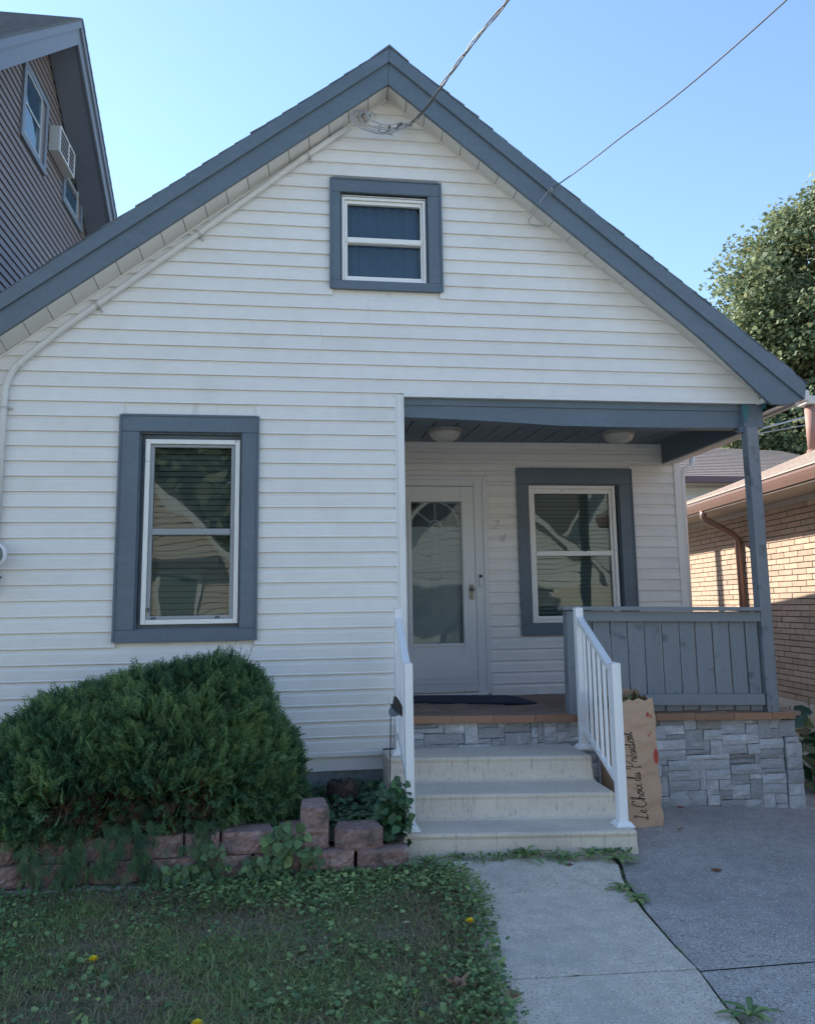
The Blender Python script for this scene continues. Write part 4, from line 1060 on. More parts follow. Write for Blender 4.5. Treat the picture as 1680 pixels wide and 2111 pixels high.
# ================================================================== BUTTERFLY STAKE
bs = empty('butterfly_stake', (.605, -.66, .15)); tag(bs, 'grey metal butterfly on a thin black garden stake', 'garden stake')
mb = MB(); mb.tube([(.598, -.66, .10), (.603, -.66, .45), (.612, -.66, .755)], .0035, 6); part(mb, 'stem', DARK, bs)
WINGM = mat('wing_grey_blue', (.13, .16, .20), rough=.5, var=.3, scale=40, bump=.1, spots=((.42, .45, .48), 45, .28))
WINGD = mat('wing_dark', (.035, .035, .045), rough=.5, var=.2, scale=40)
mb = MB(); mb.prism([(.632, .868), (.650, .862), (.668, .835), (.690, .790), (.700, .735), (.692, .732), (.668, .748), (.640, .775), (.622, .815)], 'y', -.664, -.660); w1 = part(mb, 'wing', WINGD, bs)
mb = MB(); mb.prism([(.622, .812), (.640, .786), (.668, .752), (.650, .744), (.620, .742), (.601, .747), (.597, .775), (.606, .800)], 'y', -.669, -.665); part(mb, 'wing', WINGM, bs)
mb = MB(); mb.tube([(.612, -.666, .818), (.640, -.666, .780), (.655, -.666, .752)], [.006, .007, .003], 8); part(mb, 'body', DARK, bs)
mb = MB(); mb.tube([(.612, -.666, .818), (.590, -.668, .826), (.575, -.668, .818)], .0014, 5); mb.tube([(.612, -.666, .818), (.600, -.668, .845), (.597, -.668, .862)], .0014, 5); part(mb, 'antenna', CABLEW, bs)

# ================================================================== BRICK NEIGHBOUR (right)
random.seed(31)
bh = empty('brick_house', (5.70, 2.90, 0), -math.atan(.1)); OWNFRAME.add(bh.name); tag(bh, 'tan brick bungalow with a brown gutter to the right of the porch', 'house')
def bpart(mb, name, m, parent=None, **k): return mb.build(name, m, parent or bh, **k)
mb = MB(); mb.box(.009, 6, -5, 9, .30, 2.60); bpart(mb, 'wall', BMORT)
mb = MB(); mb.box(-.02, 6.02, -5.02, 9, -.3, .295); bpart(mb, 'foundation', CONC)
cells = []
z = .300; r = 0
while z < 2.56:
    y = -4.95+(.313*(.5 if r % 2 else 0))+.02*(r % 3)
    while y < 8.8: cells.append((y, z)); y += .313
    z += .0677; r += 1
vis = [c_ for c_ in cells if -1.0 < c_[0] < 3.3]
vis.sort(key=lambda c_: (c_[0]+8.8)**2+(c_[1]-1.4)**2)
near = set(vis[:300])
def brick_mesh():
    mb = MB(); mb.box(-.0, .05, 0, .303, 0, .0575)
    me = bpy.data.meshes.new('brick'); me.from_pydata(mb.v, [], mb.f); me.materials.append(BRICK)
    bm = bmesh.new(); bm.from_mesh(me); bmesh.ops.recalc_face_normals(bm, faces=bm.faces); bmesh.ops.bevel(bm, geom=bm.edges[:], offset=.0025, segments=1, affect='EDGES'); bm.to_mesh(me); bm.free(); return me
bme = brick_mesh(); rest = MB()
for (y, z) in cells:
    if (y, z) in near:
        o = bpy.data.objects.new('brick', bme); COL.objects.link(o); o.parent = bh; o.location = (random.uniform(-.002, .002), y+random.uniform(-.002, .002), z+random.uniform(-.0012, .0012))
    elif y < 8: rest.box(random.uniform(-.002, .002), .05, y, y+.303, z, z+.0575)
o = bpart(rest, 'brick_courses', BRICK); o['kind'] = 'stuff'
mb = MB(); mb.box(-.50, 6.3, -5.3, 9, 2.585, 2.600); bpart(mb, 'soffit', PEACH)
mb = MB(); mb.box(-.03, -.002, -5, 9, 2.52, 2.584); bpart(mb, 'frieze_board', PEACH)
mb = MB(); mb.prism([(-.44, 2.605), (-.52, 2.605), (-.545, 2.66), (-.56, 2.70), (-.56, 2.745), (-.545, 2.745), (-.44, 2.735)], 'y', -5.3, 9); gt_ = bpart(mb, 'gutter', GUTTB)
mb = MB(); mb.prism([(-.562, 2.735), (-.572, 2.735), (-.572, 2.752), (-.562, 2.752)], 'y', -5.3, 9); bpart(mb, 'gutter_lip', PEACH, gt_)
mb = MB(); mb.tube([(-.49, 1.12, 2.61), (-.49, 1.12, 2.53), (-.47, 1.12, 2.50), (-.12, 1.12, 2.30), (-.05, 1.12, 2.24), (-.045, 1.12, .1)], .042, 10); bpart(mb, 'downspout', GUTTB, smooth=True)
rf = MB(); nrow = 17     # stepped shingle courses
def ridge_z(y): return 3.80-.058*(y+1.5)
rows = []
for k in range(nrow):
    f0, f1 = k/nrow, (k+1)/nrow; P = []
    for yy in (-5.3, -1.5, 3, 9):
        zr = ridge_z(yy); a = Vector((-.56+2.26*f0, yy, 2.755+(zr-2.755)*f0)); b = Vector((-.56+2.26*f1, yy, 2.755+(zr-2.755)*f1)); P.append((a, b))
    for (a, b), (c_, d_) in zip(P[:-1], P[1:]):
        t = .014; rf.hexa([a, c_, d_, b, a+Vector((0, 0, t)), c_+Vector((0, 0, t)), d_+Vector((0, 0, .002)), b+Vector((0, 0, .002))])
rf.hexa([(1.70, -5.3, 4.0), (1.70, 9, 3.17), (6, 9, 2.6), (6, -5.3, 2.6), (1.70, -5.3, 4.02), (1.70, 9, 3.19), (6, 9, 2.62), (6, -5.3, 2.62)])
bpart(rf, 'roof', ROOFB, label='brown shingled roof in stepped courses')
flue = empty('chimney_flue', (7.72, 5.1, 3.45)); tag(flue, 'tall reddish chimney flue with a metal cap at the right edge', 'chimney')
mb = MB(); mb.tube([(7.72, 5.1, 3.3), (7.72, 5.1, 3.62)], [.14, .11], 20); part(mb, 'flashing', CHIM, flue, smooth=True)
mb = MB(); mb.tube([(7.72, 5.1, 3.60), (7.72, 5.1, 4.32)], .085, 20); part(mb, 'pipe', CHIM, flue, smooth=True)
mb = MB(); mb.lathe([(.092, 3.62), (.10, 3.63), (.10, 3.655), (.092, 3.66)], (7.72, 5.1, 0), 20); part(mb, 'pipe_ring', CHIM, flue)
mb = MB(); mb.box(7.58, 7.88, 4.98, 5.22, 4.34, 4.47); part(mb, 'cap', GALV, flue, bev=.015)

# ------------------------------------------------------------------ house with hipped roof further back
fh = empty('far_bungalow', (11.5, 13, 0)); tag(fh, 'distant bungalow with a reddish hipped roof and maroon gutter behind the brick house', 'house')
A_ = (10.55, 15.0, 5.72); E0 = (8.2, 12.0, 4.38); E1 = (15.0, 12.0, 4.36); B_ = (13.6, 15.0, 5.62)
mb = MB(); nrow = 20
for k in range(nrow):
    f0, f1 = k/nrow, (k+1)/nrow
    L0 = Vector(E0).lerp(Vector(A_), f0); R0 = Vector(E1).lerp(Vector(B_), f0); L1 = Vector(E0).lerp(Vector(A_), f1); R1 = Vector(E1).lerp(Vector(B_), f1); t = Vector((0, 0, .025)); t2 = Vector((0, 0, .004))
    mb.hexa([L0, R0, R1, L1, L0+t, R0+t, R1+t2, L1+t2])
mb.add([E0, A_, (8.2, 20, 4.38)], [(0, 1, 2)]); mb.add([E1, (15.0, 20, 4.36), B_], [(0, 1, 2)]); mb.add([A_, B_, (15, 20, 4.36), (8.2, 20, 4.38)], [(0, 1, 2, 3)])
part(mb, 'roof', ROOFB, fh)
mb = MB(); mb.box(8.15, 15, 11.88, 11.995, 4.22, 4.37); part(mb, 'gutter', MAROON, fh, bev=.01)
mb = MB(); mb.box(8.2, 15, 11.9955, 12.5, 4.20, 4.22); part(mb, 'soffit', PEACH, fh)
mb = MB(); mb.box(8.5, 14.6, 12.5, 19.5, 0, 4.199); part(mb, 'wall', PALE, fh)
for k in range(14):
    mb = MB(); mb.prism([(12.499, 1.8+k*.17), (12.47, 1.8+k*.17), (12.485, 1.8+k*.17+.168), (12.499, 1.8+k*.17+.168)], 'x', 8.5, 14.6); part(mb, 'siding_board', PALE, fh)

# ================================================================== TALL HOUSE (left)
random.seed(41)
th_ = empty('tall_house', (-5.5, 4.0, 0)); tag(th_, 'tall house with mauve grey siding and a steep gable at upper left', 'house')
def tp(mb, name, m, parent=None, **k): return part(mb, name, m, parent or th_, **k)
WX = -3.2; PK = (4.09, 8.67); SF, SB = .858, .657
def gz(y): return PK[1]-(PK[0]-y)*SF if y < PK[0] else PK[1]-(y-PK[0])*SB
yfront, yback = -.45, 10.0
mb = MB(); mb.prism([(yfront, 0), (yback, 0), (yback, gz(yback)-.02), (PK[0], PK[1]-.02), (yfront, gz(yfront)-.02)], 'x', WX-8, WX-.002); tp(mb, 'wall', MAUVE)
TW = [(3.36, 4.30, 6.93, 7.92), (5.10, 6.09, 7.02, 7.92)]
z = .5
while z < PK[1]-.06:
    def yl(zz): return max(yfront, PK[0]-(PK[1]-zz)/SF), min(yback, PK[0]+(PK[1]-zz)/SB)
    a0, b0 = yl(z); a1, b1 = yl(min(z+.1, PK[1]-.005)); segs_ = [(a0, b0, a1, b1)]
    for (wy0, wy1, wz0, wz1) in TW:
        if z < wz1 and z+.1 > wz0:
            new = []
            for (p, q, p1, q1) in segs_:
                if wy0 > p and wy1 < q: new += [(p, wy0+.01, p1, wy0+.01), (wy1-.01, q, wy1-.01, q1)]
                else: new.append((p, q, p1, q1))
            segs_ = new
    for (p, q, p1, q1) in segs_:
        if q < 1.5 and False: continue
        zt = min(z+.1, PK[1]-.005); mb = MB()
        mb.hexa([(WX-.001, p, z), (WX+.024, p, z), (WX+.024, q, z), (WX-.001, q, z), (WX-.001, p1, zt), (WX+.006, p1, zt), (WX+.006, q1, zt), (WX-.001, q1, zt)])
        tp(mb, 'siding_board', MAUVE)
    z += .1
RX = -2.78
def slope_slab(p0, p1, x0, x1, tz0, tz1):
    mb = MB(); mb.hexa([(x0, p0[0], p0[1]+tz0), (x1, p0[0], p0[1]+tz0), (x1, p1[0], p1[1]+tz0), (x0, p1[0], p1[1]+tz0), (x0, p0[0], p0[1]+tz1), (x1, p0[0], p0[1]+tz1), (x1, p1[0], p1[1]+tz1), (x0, p1[0], p1[1]+tz1)]); return mb
PKt = (4.10, 8.68); FR = (-1.2, 8.68-5.3*.858); BK = (10.6, 8.68-6.5*.657)
tp(slope_slab(FR, PKt, WX+.0255, RX-.03, 0, .015), 'soffit', TRIML); tp(slope_slab(PKt, BK, WX+.0255, RX-.03, 0, .015), 'soffit', TRIML)
tp(slope_slab(FR, PKt, RX-.03, RX, -.02, .30), 'rake_board', TRIML, bev=.004); tp(slope_slab((4.101, 8.68), BK, RX-.03, RX, -.02, .27), 'rake_board', TRIML, bev=.004)
tp(slope_slab(FR, PKt, RX, RX+.03, .22, .33), 'rake_moulding', TRIML); tp(slope_slab((4.101, 8.68), BK, RX, RX+.03, .18, .30), 'rake_moulding', TRIML)
def shingled(p0, p1, sgn):
    mb = MB(); n = 44
    for k in range(n):
        a = Vector((0, p0[0], p0[1])).lerp(Vector((0, p1[0], p1[1])), k/n); b = Vector((0, p0[0], p0[1])).lerp(Vector((0, p1[0], p1[1])), (k+1)/n); x0, x1 = -12, RX+.04
        mb.hexa([(x0, a.y, a.z+.30), (x1, a.y, a.z+.30), (x1, b.y, b.z+.30), (x0, b.y, b.z+.30), (x0, a.y, a.z+.345), (x1, a.y, a.z+.345), (x1, b.y, b.z+.325), (x0, b.y, b.z+.325)])
    return mb
tp(shingled((FR[0], FR[1]+.03), (4.10, 8.71), 1), 'roof', LROOF); tp(shingled((BK[0], BK[1]+.03), (4.101, 8.71), 1), 'roof', LROOF)
for (wy0, wy1, wz0, wz1) in TW:
    mb = MB(); c_ = .085; xa, xb = WX-.0, WX+.045
    mb.box(xa, xb, wy0, wy0+c_, wz0, wz1); mb.box(xa, xb, wy1-c_, wy1, wz0, wz1); mb.box(xa, xb, wy0+c_+.001, wy1-c_-.001, wz1-c_, wz1); mb.box(xa, xb, wy0+c_+.001, wy1-c_-.001, wz0, wz0+c_)
    W = tp(mb, 'window', TRIML, bev=.004)
    y0, y1, z0, z1 = wy0+c_+.002, wy1-c_-.15, wz0+c_+.002, wz1-c_-.002
    mb = MB(); mb.box(xa+.001, xa+.02, y1+.001, wy1-c_-.002, z0, z1); tp(mb, 'shutter_strip', MAUVE, W)
    mb = MB(); f = .028
    mb.box(xa, xa+.035, y0, y0+f, z0, z1); mb.box(xa, xa+.035, y1-f, y1, z0, z1); mb.box(xa, xa+.035, y0+f+.001, y1-f-.001, z1-f, z1); mb.box(xa, xa+.035, y0+f+.001, y1-f-.001, z0, z0+f); zm = (z0+z1)/2; mb.box(xa, xa+.03, y0+f+.001, y1-f-.001, zm-.015, zm+.015)
    tp(mb, 'sash', LEFTW, W)
    for (za, zb_) in ((z0+f, zm-.015), (zm+.015, z1-f)):
        mb = MB(); mb.add([(xa+.02, y0+f, za), (xa+.02, y1-f, za), (xa+.02, y1-f, zb_), (xa+.02, y0+f, zb_)], [(0, 1, 2, 3)]); tp(mb, 'pane', GLASS, W, fixn=False)
    mb = MB(); mb.add([(xa+.006, y0+f, z0+f), (xa+.006, y1-f, z0+f), (xa+.006, y1-f, z1-f), (xa+.006, y0+f, z1-f)], [(0, 1, 2, 3)]); tp(mb, 'curtain', CURT, W, fixn=False)
ac = empty('air_conditioner', (-3.1, 4.75, 7.35)); tag(ac, 'white boxy air conditioner sticking out of the tall house wall', 'air conditioner')
mb = MB(); mb.box(-3.175, -3.045, 4.40, 5.10, 7.35, 7.70); part(mb, 'casing', PALE, ac, bev=.006)
mb = MB()
for (a, b, c_, d_) in ((4.40, 5.10, 7.35, 7.37), (4.40, 5.10, 7.68, 7.70)): mb.box(-3.044, -3.030, a, b, c_, d_)
for a in (4.40, 4.80, 5.08): mb.box(-3.044, -3.030, a, a+.02, 7.3705, 7.6795)
part(mb, 'grille_frame', WHITE, ac)
for (ya, yb) in ((4.425, 4.795), (4.825, 5.075)):
    mb = MB(); mb.box(-3.044, -3.040, ya, yb, 7.372, 7.678); part(mb, 'coil', DARK, ac)
    for k in range(1, 5):
        mb = MB(); zz = 7.372+k*.061; mb.box(-3.0395, -3.032, ya, yb, zz-.004, zz+.004); part(mb, 'grille_bar', GALV, ac)

# ================================================================== CABLES
def helix(path, r, n, turns):
    P = smooth_path(path, 30); out = [[] for _ in range(n)]; L_ = 0
    for i, p in enumerate(P):
        if i: L_ += (P[i]-P[i-1]).length
        d = (P[min(i+1, len(P)-1)]-P[max(i-1, 0)]).normalized(); u = d.orthogonal().normalized(); w = d.cross(u)
        for k in range(n):
            a = L_*turns*6.283+k*6.283/n; rr = r*(1+.6*math.sin(L_*7+k*2)); out[k].append(p+(u*math.cos(a)+w*math.sin(a))*rr)
    return out
c1 = [(.872, -.075, 5.165), (.94, -.33, 5.11), (1.037, -.71, 5.10), (1.18, -1.22, 5.10), (1.30, -1.52, 5.13), (1.75, -2.9, 5.22), (3.2, -8.0, 6.2), (4.0, -11, 7.0)]
hx = helix(c1, .008, 3, 1.6)
pc = empty('power_cable', (.872, -.075, 5.165)); tag(pc, 'twisted grey power cable running from the gable peak to the street', 'cable')
for k, h in enumerate(hx):
    mb = MB(); mb.tube(h, .0052, 5); part(mb, 'strand', CABLE if k else CABLEW, pc, smooth=True)
c2 = [(1.955, -.245, 4.60), (2.20, -.83, 4.628), (2.75, -2.08, 4.80), (4.2, -6, 5.5), (5.6, -10.5, 6.6)]
mb = MB(); mb.tube(smooth_path(c2, 14), .0048, 6); cb2 = mb.build('telephone_cable', CABLE, smooth=True); tag(cb2, 'thin dark telephone cable attached to the right roof slope', 'cable')
tc_ = MB(); tc_.tube(smooth_path([(1.955, -.245, 4.60), (1.91, -.25, 4.56), (1.86, -.22, 4.49), (1.85, -.12, 4.46), (1.83, -.03, 4.44), (1.87, -.03, 4.40), (1.97, -.035, 4.41)], 8), .0028, 5)
part(tc_, 'cable_tail', CABLEW, house, smooth=True)
mb = MB(); mb.tube([(1.955, -.215, 4.575), (1.955, -.262, 4.60)], .009, 8); part(mb, 'cable_hook', GALV, house)
mb = MB(); mb.tube([(7.3, 7, 4.21), (9.5, 7, 4.78), (12, 7.5, 5.5)], .016, 6); tag(mb.build('utility_wire', CABLEW), 'pale utility wire, the upper and thicker of two behind the porch post', 'cable')
mb = MB(); mb.tube([(7.9, 7, 4.30), (8.83, 7, 4.47), (10.5, 7.2, 4.80)], .008, 6); tag(mb.build('utility_wire', CABLEW), 'pale utility wire, the lower and thinner of two behind the porch post', 'cable')

# ================================================================== FOLIAGE TOOLS
def place_leaves(tmpl_v, tmpl_f, pos, fwd, upv, size, tints, bend=None):
    """vectorised copies of a leaf template (x = width, y = length, z = up)"""
    n = len(pos); y = fwd/np.linalg.norm(fwd, axis=1, keepdims=True)
    x = np.cross(y, upv); x /= (np.linalg.norm(x, axis=1, keepdims=True)+1e-9); z = np.cross(x, y)
    tv = np.asarray(tmpl_v, float); V = (pos[:, None, :]+size[:, None, None]*(tv[None, :, 0:1]*x[:, None, :]+tv[None, :, 1:2]*y[:, None, :]+tv[None, :, 2:3]*z[:, None, :]))
    k = len(tv); F = np.asarray(tmpl_f)[None]+(np.arange(n)*k)[:, None, None]
    return V.reshape(-1, 3), F.reshape(-1, len(tmpl_f[0])), np.repeat(tints, k)
def merge(parts):
    V = []; F = []; T = []; o = 0
    for v, f, t in parts: V.append(v); F.append(f+o); T.append(t); o += len(v)
    return np.concatenate(V), np.concatenate(F), np.concatenate(T)
HEART = ([(0, 0, 0), (.42, .10, .05), (.48, .45, .03), (.22, .85, -.02), (0, 1, -.10), (-.22, .85, -.02), (-.48, .45, .03), (-.42, .10, .05), (0, .5, -.05)],
         [(8, 0, 1), (8, 1, 2), (8, 2, 3), (8, 3, 4), (8, 4, 5), (8, 5, 6), (8, 6, 7), (8, 7, 0)])
BLADE = ([(-.5, 0, 0), (.5, 0, 0), (-.4, .45, .04), (.4, .45, .04), (-.22, .8, 0), (.22, .8, 0), (0, 1, -.08)], [(0, 1, 3), (0, 3, 2), (2, 3, 5), (2, 5, 4), (4, 5, 6)])
OVAL = ([(0, 0, 0), (.20, .25, .03), (.22, .6, .02), (0, 1, -.08), (-.22, .6, .02), (-.20, .25, .03)], [(0, 1, 5), (1, 2, 5), (5, 2, 4), (2, 3, 4)])
def rdir(n, zmin=-1, zmax=1):
    a = rng.uniform(0, 2*np.pi, n); z = rng.uniform(zmin, zmax, n); r = np.sqrt(np.clip(1-z*z, 0, 1)); return np.stack([r*np.cos(a), r*np.sin(a), z], 1)
def vnoise(x, y, s, seed=0):
    return np.array([mnoise.noise(Vector((a*s, b*s, seed))) for a, b in zip(x, y)])

# ================================================================== LAWN
def edge_x(y):
    return np.interp(y, [-4.6, -3.3, -2.933, -2.517, -2.029, -1.716, -1.5, -1.29], [.66, .70, .745, .79, .885, .915, .90, .85])
n = 178000
y = rng.uniform(-3.9, -1.27, n); x = rng.uniform(-3.3, 1.02, n); ok = x < edge_x(y)-.01+rng.normal(0, .018, n)
x, y = x[ok], y[ok]
br = vnoise(x, y, 2.1, 4)+.5*vnoise(x, y, 6, 8)
keep = rng.uniform(0, 1, len(x)) < np.clip(.75+.6*br, .35, 1); x, y, br = x[keep], y[keep], br[keep]
n = len(x); d = rdir(n, .15, .95); h = rng.uniform(.018, .055, n)*(1+.3*(x > .55))
tv = [(a*.10, b, c_*3+b*b*-.25) for a, b, c_ in BLADE[0]]
brown = rng.uniform(0, 1, n) < np.clip(.50-1.0*br, .12, .85)
ti = np.where(brown, rng.uniform(0, .35, n), rng.uniform(.45, 1, n))
V, F, T = place_leaves(tv, BLADE[1], np.stack([x, y, np.full(n, .002)], 1), d, np.tile([0, 0, 1.], (n, 1)), h, ti)
tag(fast_mesh('lawn_grass', V, F, M_GRASS, None, T), kind='stuff')
# broad weed leaves (ground ivy, clover, plantain) growing through it
n = 84000
y = rng.uniform(-3.9, -1.27, n); x = rng.uniform(-3.3, 1.05, n)
dn = vnoise(x, y, 1.7, 11)+.6*vnoise(x, y, 5, 3)
pr = .12+.80*dn+.55*np.clip((y+1.95)/.6, 0, 1)+.8*np.clip((x-(edge_x(y)-.30))/.3, 0, 1)
ok = (x < edge_x(y)+.03+rng.normal(0, .02, n)) & (rng.uniform(0, 1, n) < np.clip(pr, .03, 1)); x, y, dn = x[ok], y[ok], dn[ok]; n = len(x)
d = rdir(n, -.05, .55); upn = np.tile([0, 0, 1.], (n, 1))+rng.normal(0, .42, (n, 3)); sz = rng.uniform(.008, .020, n)*rng.choice([.8, 1, 1.5], n)
hgt = rng.uniform(.010, .045, n)+.035*np.clip((x-(edge_x(y)-.25))/.25, 0, 1)*rng.uniform(0, 1, n)
T = np.clip(rng.normal(.52, .27, n)+.3*dn, 0, 1)
V, F, T = place_leaves(HEART[0], HEART[1], np.stack([x, y, hgt], 1), d, upn, sz, T)
tag(fast_mesh('lawn_weeds', V, F, M_WEED, None, T), kind='stuff')

def rosette(name, label, loc, n, L, w, m, group=None, cat='weed', up_=.5, lobed=True, seed=0, flower=None):
    rs = np.random.default_rng(seed); V = []; F = []; T = []
    for i in range(n):
        a = 6.283*i/n+rs.uniform(-.3, .3); l = L*rs.uniform(.65, 1.1); el = rs.uniform(.25, 1)*up_*1.6; seg = 8; base = len(V); tint = rs.uniform(.25, .9)
        for k in range(seg+1):
            t = k/seg; r_ = l*(math.cos(el)*t+.18*t*t); z = l*(math.sin(el)*t-.55*math.sin(el)*t*t-.15*t*t)+.006
            ww = w*math.sin(math.pi*min(1, t*.92+.06))**.7*(1 if not lobed or k % 2 else .55)*(.5+t*.6)
            px_, py_ = r_*math.cos(a), r_*math.sin(a)
            V += [(px_+ww*math.sin(a), py_-ww*math.cos(a), max(z, .004)+ww*.25), (px_, py_, max(z, .004)), (px_-ww*math.sin(a), py_+ww*math.cos(a), max(z, .004)+ww*.25)]; T += [tint, tint*.7+.3, tint]
        for k in range(seg):
            b = base+3*k; F += [(b, b+1, b+4), (b, b+4, b+3), (b+1, b+2, b+5), (b+1, b+5, b+4)]
    o = fast_mesh(name, np.array(V), np.array(F), m, None, T); o.location = loc; tag(o, label, cat, group); return o
WD = [((1.292, -1.215, .014), 13, .125, .016, .85, 'lighter green broad leaved weed with raised leaves before the middle of the lowest step', False),
      ((1.50, -1.265, .014), 17, .082, .014, .45, 'dark dandelion rosette before the lowest step, right of the tall light green weed', True),
      ((1.655, -1.275, .014), 17, .095, .015, .6, 'dark dandelion rosette at the lowest step, second from its right corner', True),
      ((1.80, -1.35, .012), 18, .088, .014, .5, 'dark dandelion rosette spreading at the right corner of the lowest step', True),
      ((1.05, -1.20, .014), 11, .085, .010, .5, 'small ragged reddish tinged weed before the left half of the lowest step', True),
      ((.735, -1.23, .014), 14, .10, .015, .7, 'leafy weed between the wall end block and the lowest step', True),
      ((1.635, -1.775, .010), 16, .062, .013, .5, 'yellowish low weed growing at the first walkway joint', True),
      ((1.655, -1.915, .010), 10, .055, .014, .35, 'flat pale weed in the driveway crack just below the joint weed', False),
      ((1.56, -3.06, .010), 12, .085, .012, .6, 'grassy weed in the driveway crack at the bottom of the photo', False),
      ((1.42, -1.24, .014), 9, .05, .009, .5, 'tiny weed between the light green weed and the dandelion rosettes', True),
      ((1.15, -1.205, .014), 9, .045, .008, .4, 'tiny low weed left of the light green weed', True)]
for i, (loc, n, L_, w, u_, lab, lb) in enumerate(WD):
    rosette('weed', lab, loc, n, L_*1.3, w*1.15, M_WEED, group='weeds along the step and the walkway edge', up_=u_*1.35, lobed=lb, seed=50+i)
n = 900; xx = np.concatenate([rng.uniform(.66, 1.95, 450), rng.normal(1.62, .14, 300), rng.normal(.74, .06, 150)]); yy = -1.085-.1065*(xx-.65)-np.abs(rng.normal(0, .028, n)); ok = (xx > .65) & (xx < 1.93) & (vnoise(xx, yy, 6, 5) > -.12); xx, yy = xx[ok], yy[ok]; n = len(xx)
V, F, T = place_leaves(OVAL[0], OVAL[1], np.stack([xx, yy, rng.uniform(.012, .035, n)], 1), rdir(n, .0, .9), np.tile([0, -.3, 1.], (n, 1))+rng.normal(0, .4, (n, 3)), rng.uniform(.014, .034, n), np.clip(rng.normal(.45, .28, n), 0, 1))
tag(fast_mesh('step_seedlings', V, F, M_WEED, None, T), kind='stuff')
# small growth along the crack between walkway and driveway (moss and seedlings)
V = []; n = 900; t = rng.uniform(0, 1, n)**.8; yy = -1.45-1.75*t; xx = np.interp(-yy, [1.409, 1.613, 2.044, 2.473, 2.961, 3.3], [1.785, 1.718, 1.632, 1.587, 1.529, 1.49])+rng.normal(0, .008, n)-.004
clump = vnoise(xx, yy, 7, 2) > .02; xx, yy = xx[clump], yy[clump]; n = len(xx)
V, F, T = place_leaves(tv, BLADE[1], np.stack([xx, yy, np.full(n, .0)], 1), rdir(n, .2, .9), np.tile([0, 0, 1.], (n, 1)), rng.uniform(.01, .026, n), rng.uniform(.35, .9, n))
tag(fast_mesh('crack_moss', V, F, M_GRASS, None, T), kind='stuff')
# dandelion flowers
for i, (fx, fy, hh, lab) in enumerate(((-.776, -2.30, .06, 'yellow dandelion bloom in the lawn, leftmost of the three'), (-.309, -2.90, .065, 'yellow dandelion bloom at the bottom edge of the lawn'), (.748, -2.29, .10, 'yellow dandelion bloom at the lawn edge beside the walkway'))):
    f = empty('dandelion', (fx, fy, 0)); tag(f, lab, 'flower', 'dandelions in the lawn')
    mb = MB(); mb.tube([(fx+.01, fy, 0), (fx+.004, fy, hh*.6), (fx, fy, hh)], .002, 6); part(mb, 'stalk', STEM, f)
    mb = MB()
    for k in range(46):
        a = k*2.4; r_ = .017*math.sqrt((k+.5)/46); el = 1.2-1.1*(k/46); dv = Vector((math.cos(a)*math.cos(el), math.sin(a)*math.cos(el), math.sin(el)))
        p = Vector((fx+r_*.35*math.cos(a), fy+r_*.35*math.sin(a), hh)); s_ = dv.cross(Vector((0, 0, 1))).normalized()*.0018; q = p+dv*.016
        mb.add([p-s_, p+s_, q+s_*1.3, q-s_*1.3], [(0, 1, 2, 3)])
    part(mb, 'bloom', YELLOW, f, fixn=False)
# bare dandelion stalks by the walkway edge
mb = MB()
for (a, b, h_, l_) in ((.70, -2.30, .13, -.02), (.755, -2.36, .10, .01), (.62, -2.28, .14, .03), (.66, -2.42, .15, .0), (-.30, -2.05, .10, .02), (.58, -2.33, .12, -.04)):
    mb.tube([(a, b, 0), (a+l_*.5, b, h_*.6), (a+l_, b, h_)], [.0016, .0013, .001], 5)
o = mb.build('seed_stalks', mat('dry_stalk', (.16, .14, .07), rough=.8)); tag(o, kind='stuff')
# fallen leaves
def dead_leaf(loc, s, rz, lab, m=DEAD, curl=.4):
    mb = MB(); n0 = 10; P = []
    for i in range(n0):
        a = 6.283*i/n0; r_ = s*(1 if i % 2 == 0 else .52)*(1+.2*random.random()); P.append((r_*math.cos(a), r_*math.sin(a), abs(r_)*curl*random.uniform(.2, 1)))
    mb.v = [(0, 0, .002)]+P; mb.f = [(0, 1+i, 1+(i+1) % n0) for i in range(n0)]
    o = mb.build('fallen_leaf', m, off=(0, 0, 0), fixn=False); o.location = loc; o.rotation_euler = (0, 0, rz); sm = o.modifiers.new('thickness', 'SOLIDIFY'); sm.thickness = .0015; tag(o, lab, 'leaf', 'fallen leaves')
random.seed(8)
dead_leaf((.61, -2.71, .035), .045, .3, 'crumpled tan dry leaf lying on the lawn near the walkway', curl=1.0)
dead_leaf((2.24, -1.577, .006), .030, 1, 'reddish brown leaf lying in the middle of the driveway', m=mat('rust_leaf', (.17, .06, .03), rough=.8))
dead_leaf((2.69, -.26, .0), .028, 1.4, 'small red leaf on the driveway at the foot of the stone facing', m=mat('red_leaf', (.22, .05, .04), rough=.8))
dead_leaf((2.42, -.80, .006), .022, .4, 'small brown leaf on the driveway right of the paper bag', curl=.7)
dead_leaf((.505, -2.07, .035), .016, .3, 'tiny pale leaf lying on the lawn', m=mat('pale_leaf', (.42, .33, .2), rough=.8))
dead_leaf((1.50, -1.36, .013), .024, 2.2, 'thin curled reddish leaf on the first walkway slab', curl=.3, m=mat('curl_leaf', (.14, .06, .045), rough=.8))
dead_leaf((.80, -2.80, .02), .030, 2.0, 'tan dry leaf standing at the walkway edge by the lawn', curl=1.2)
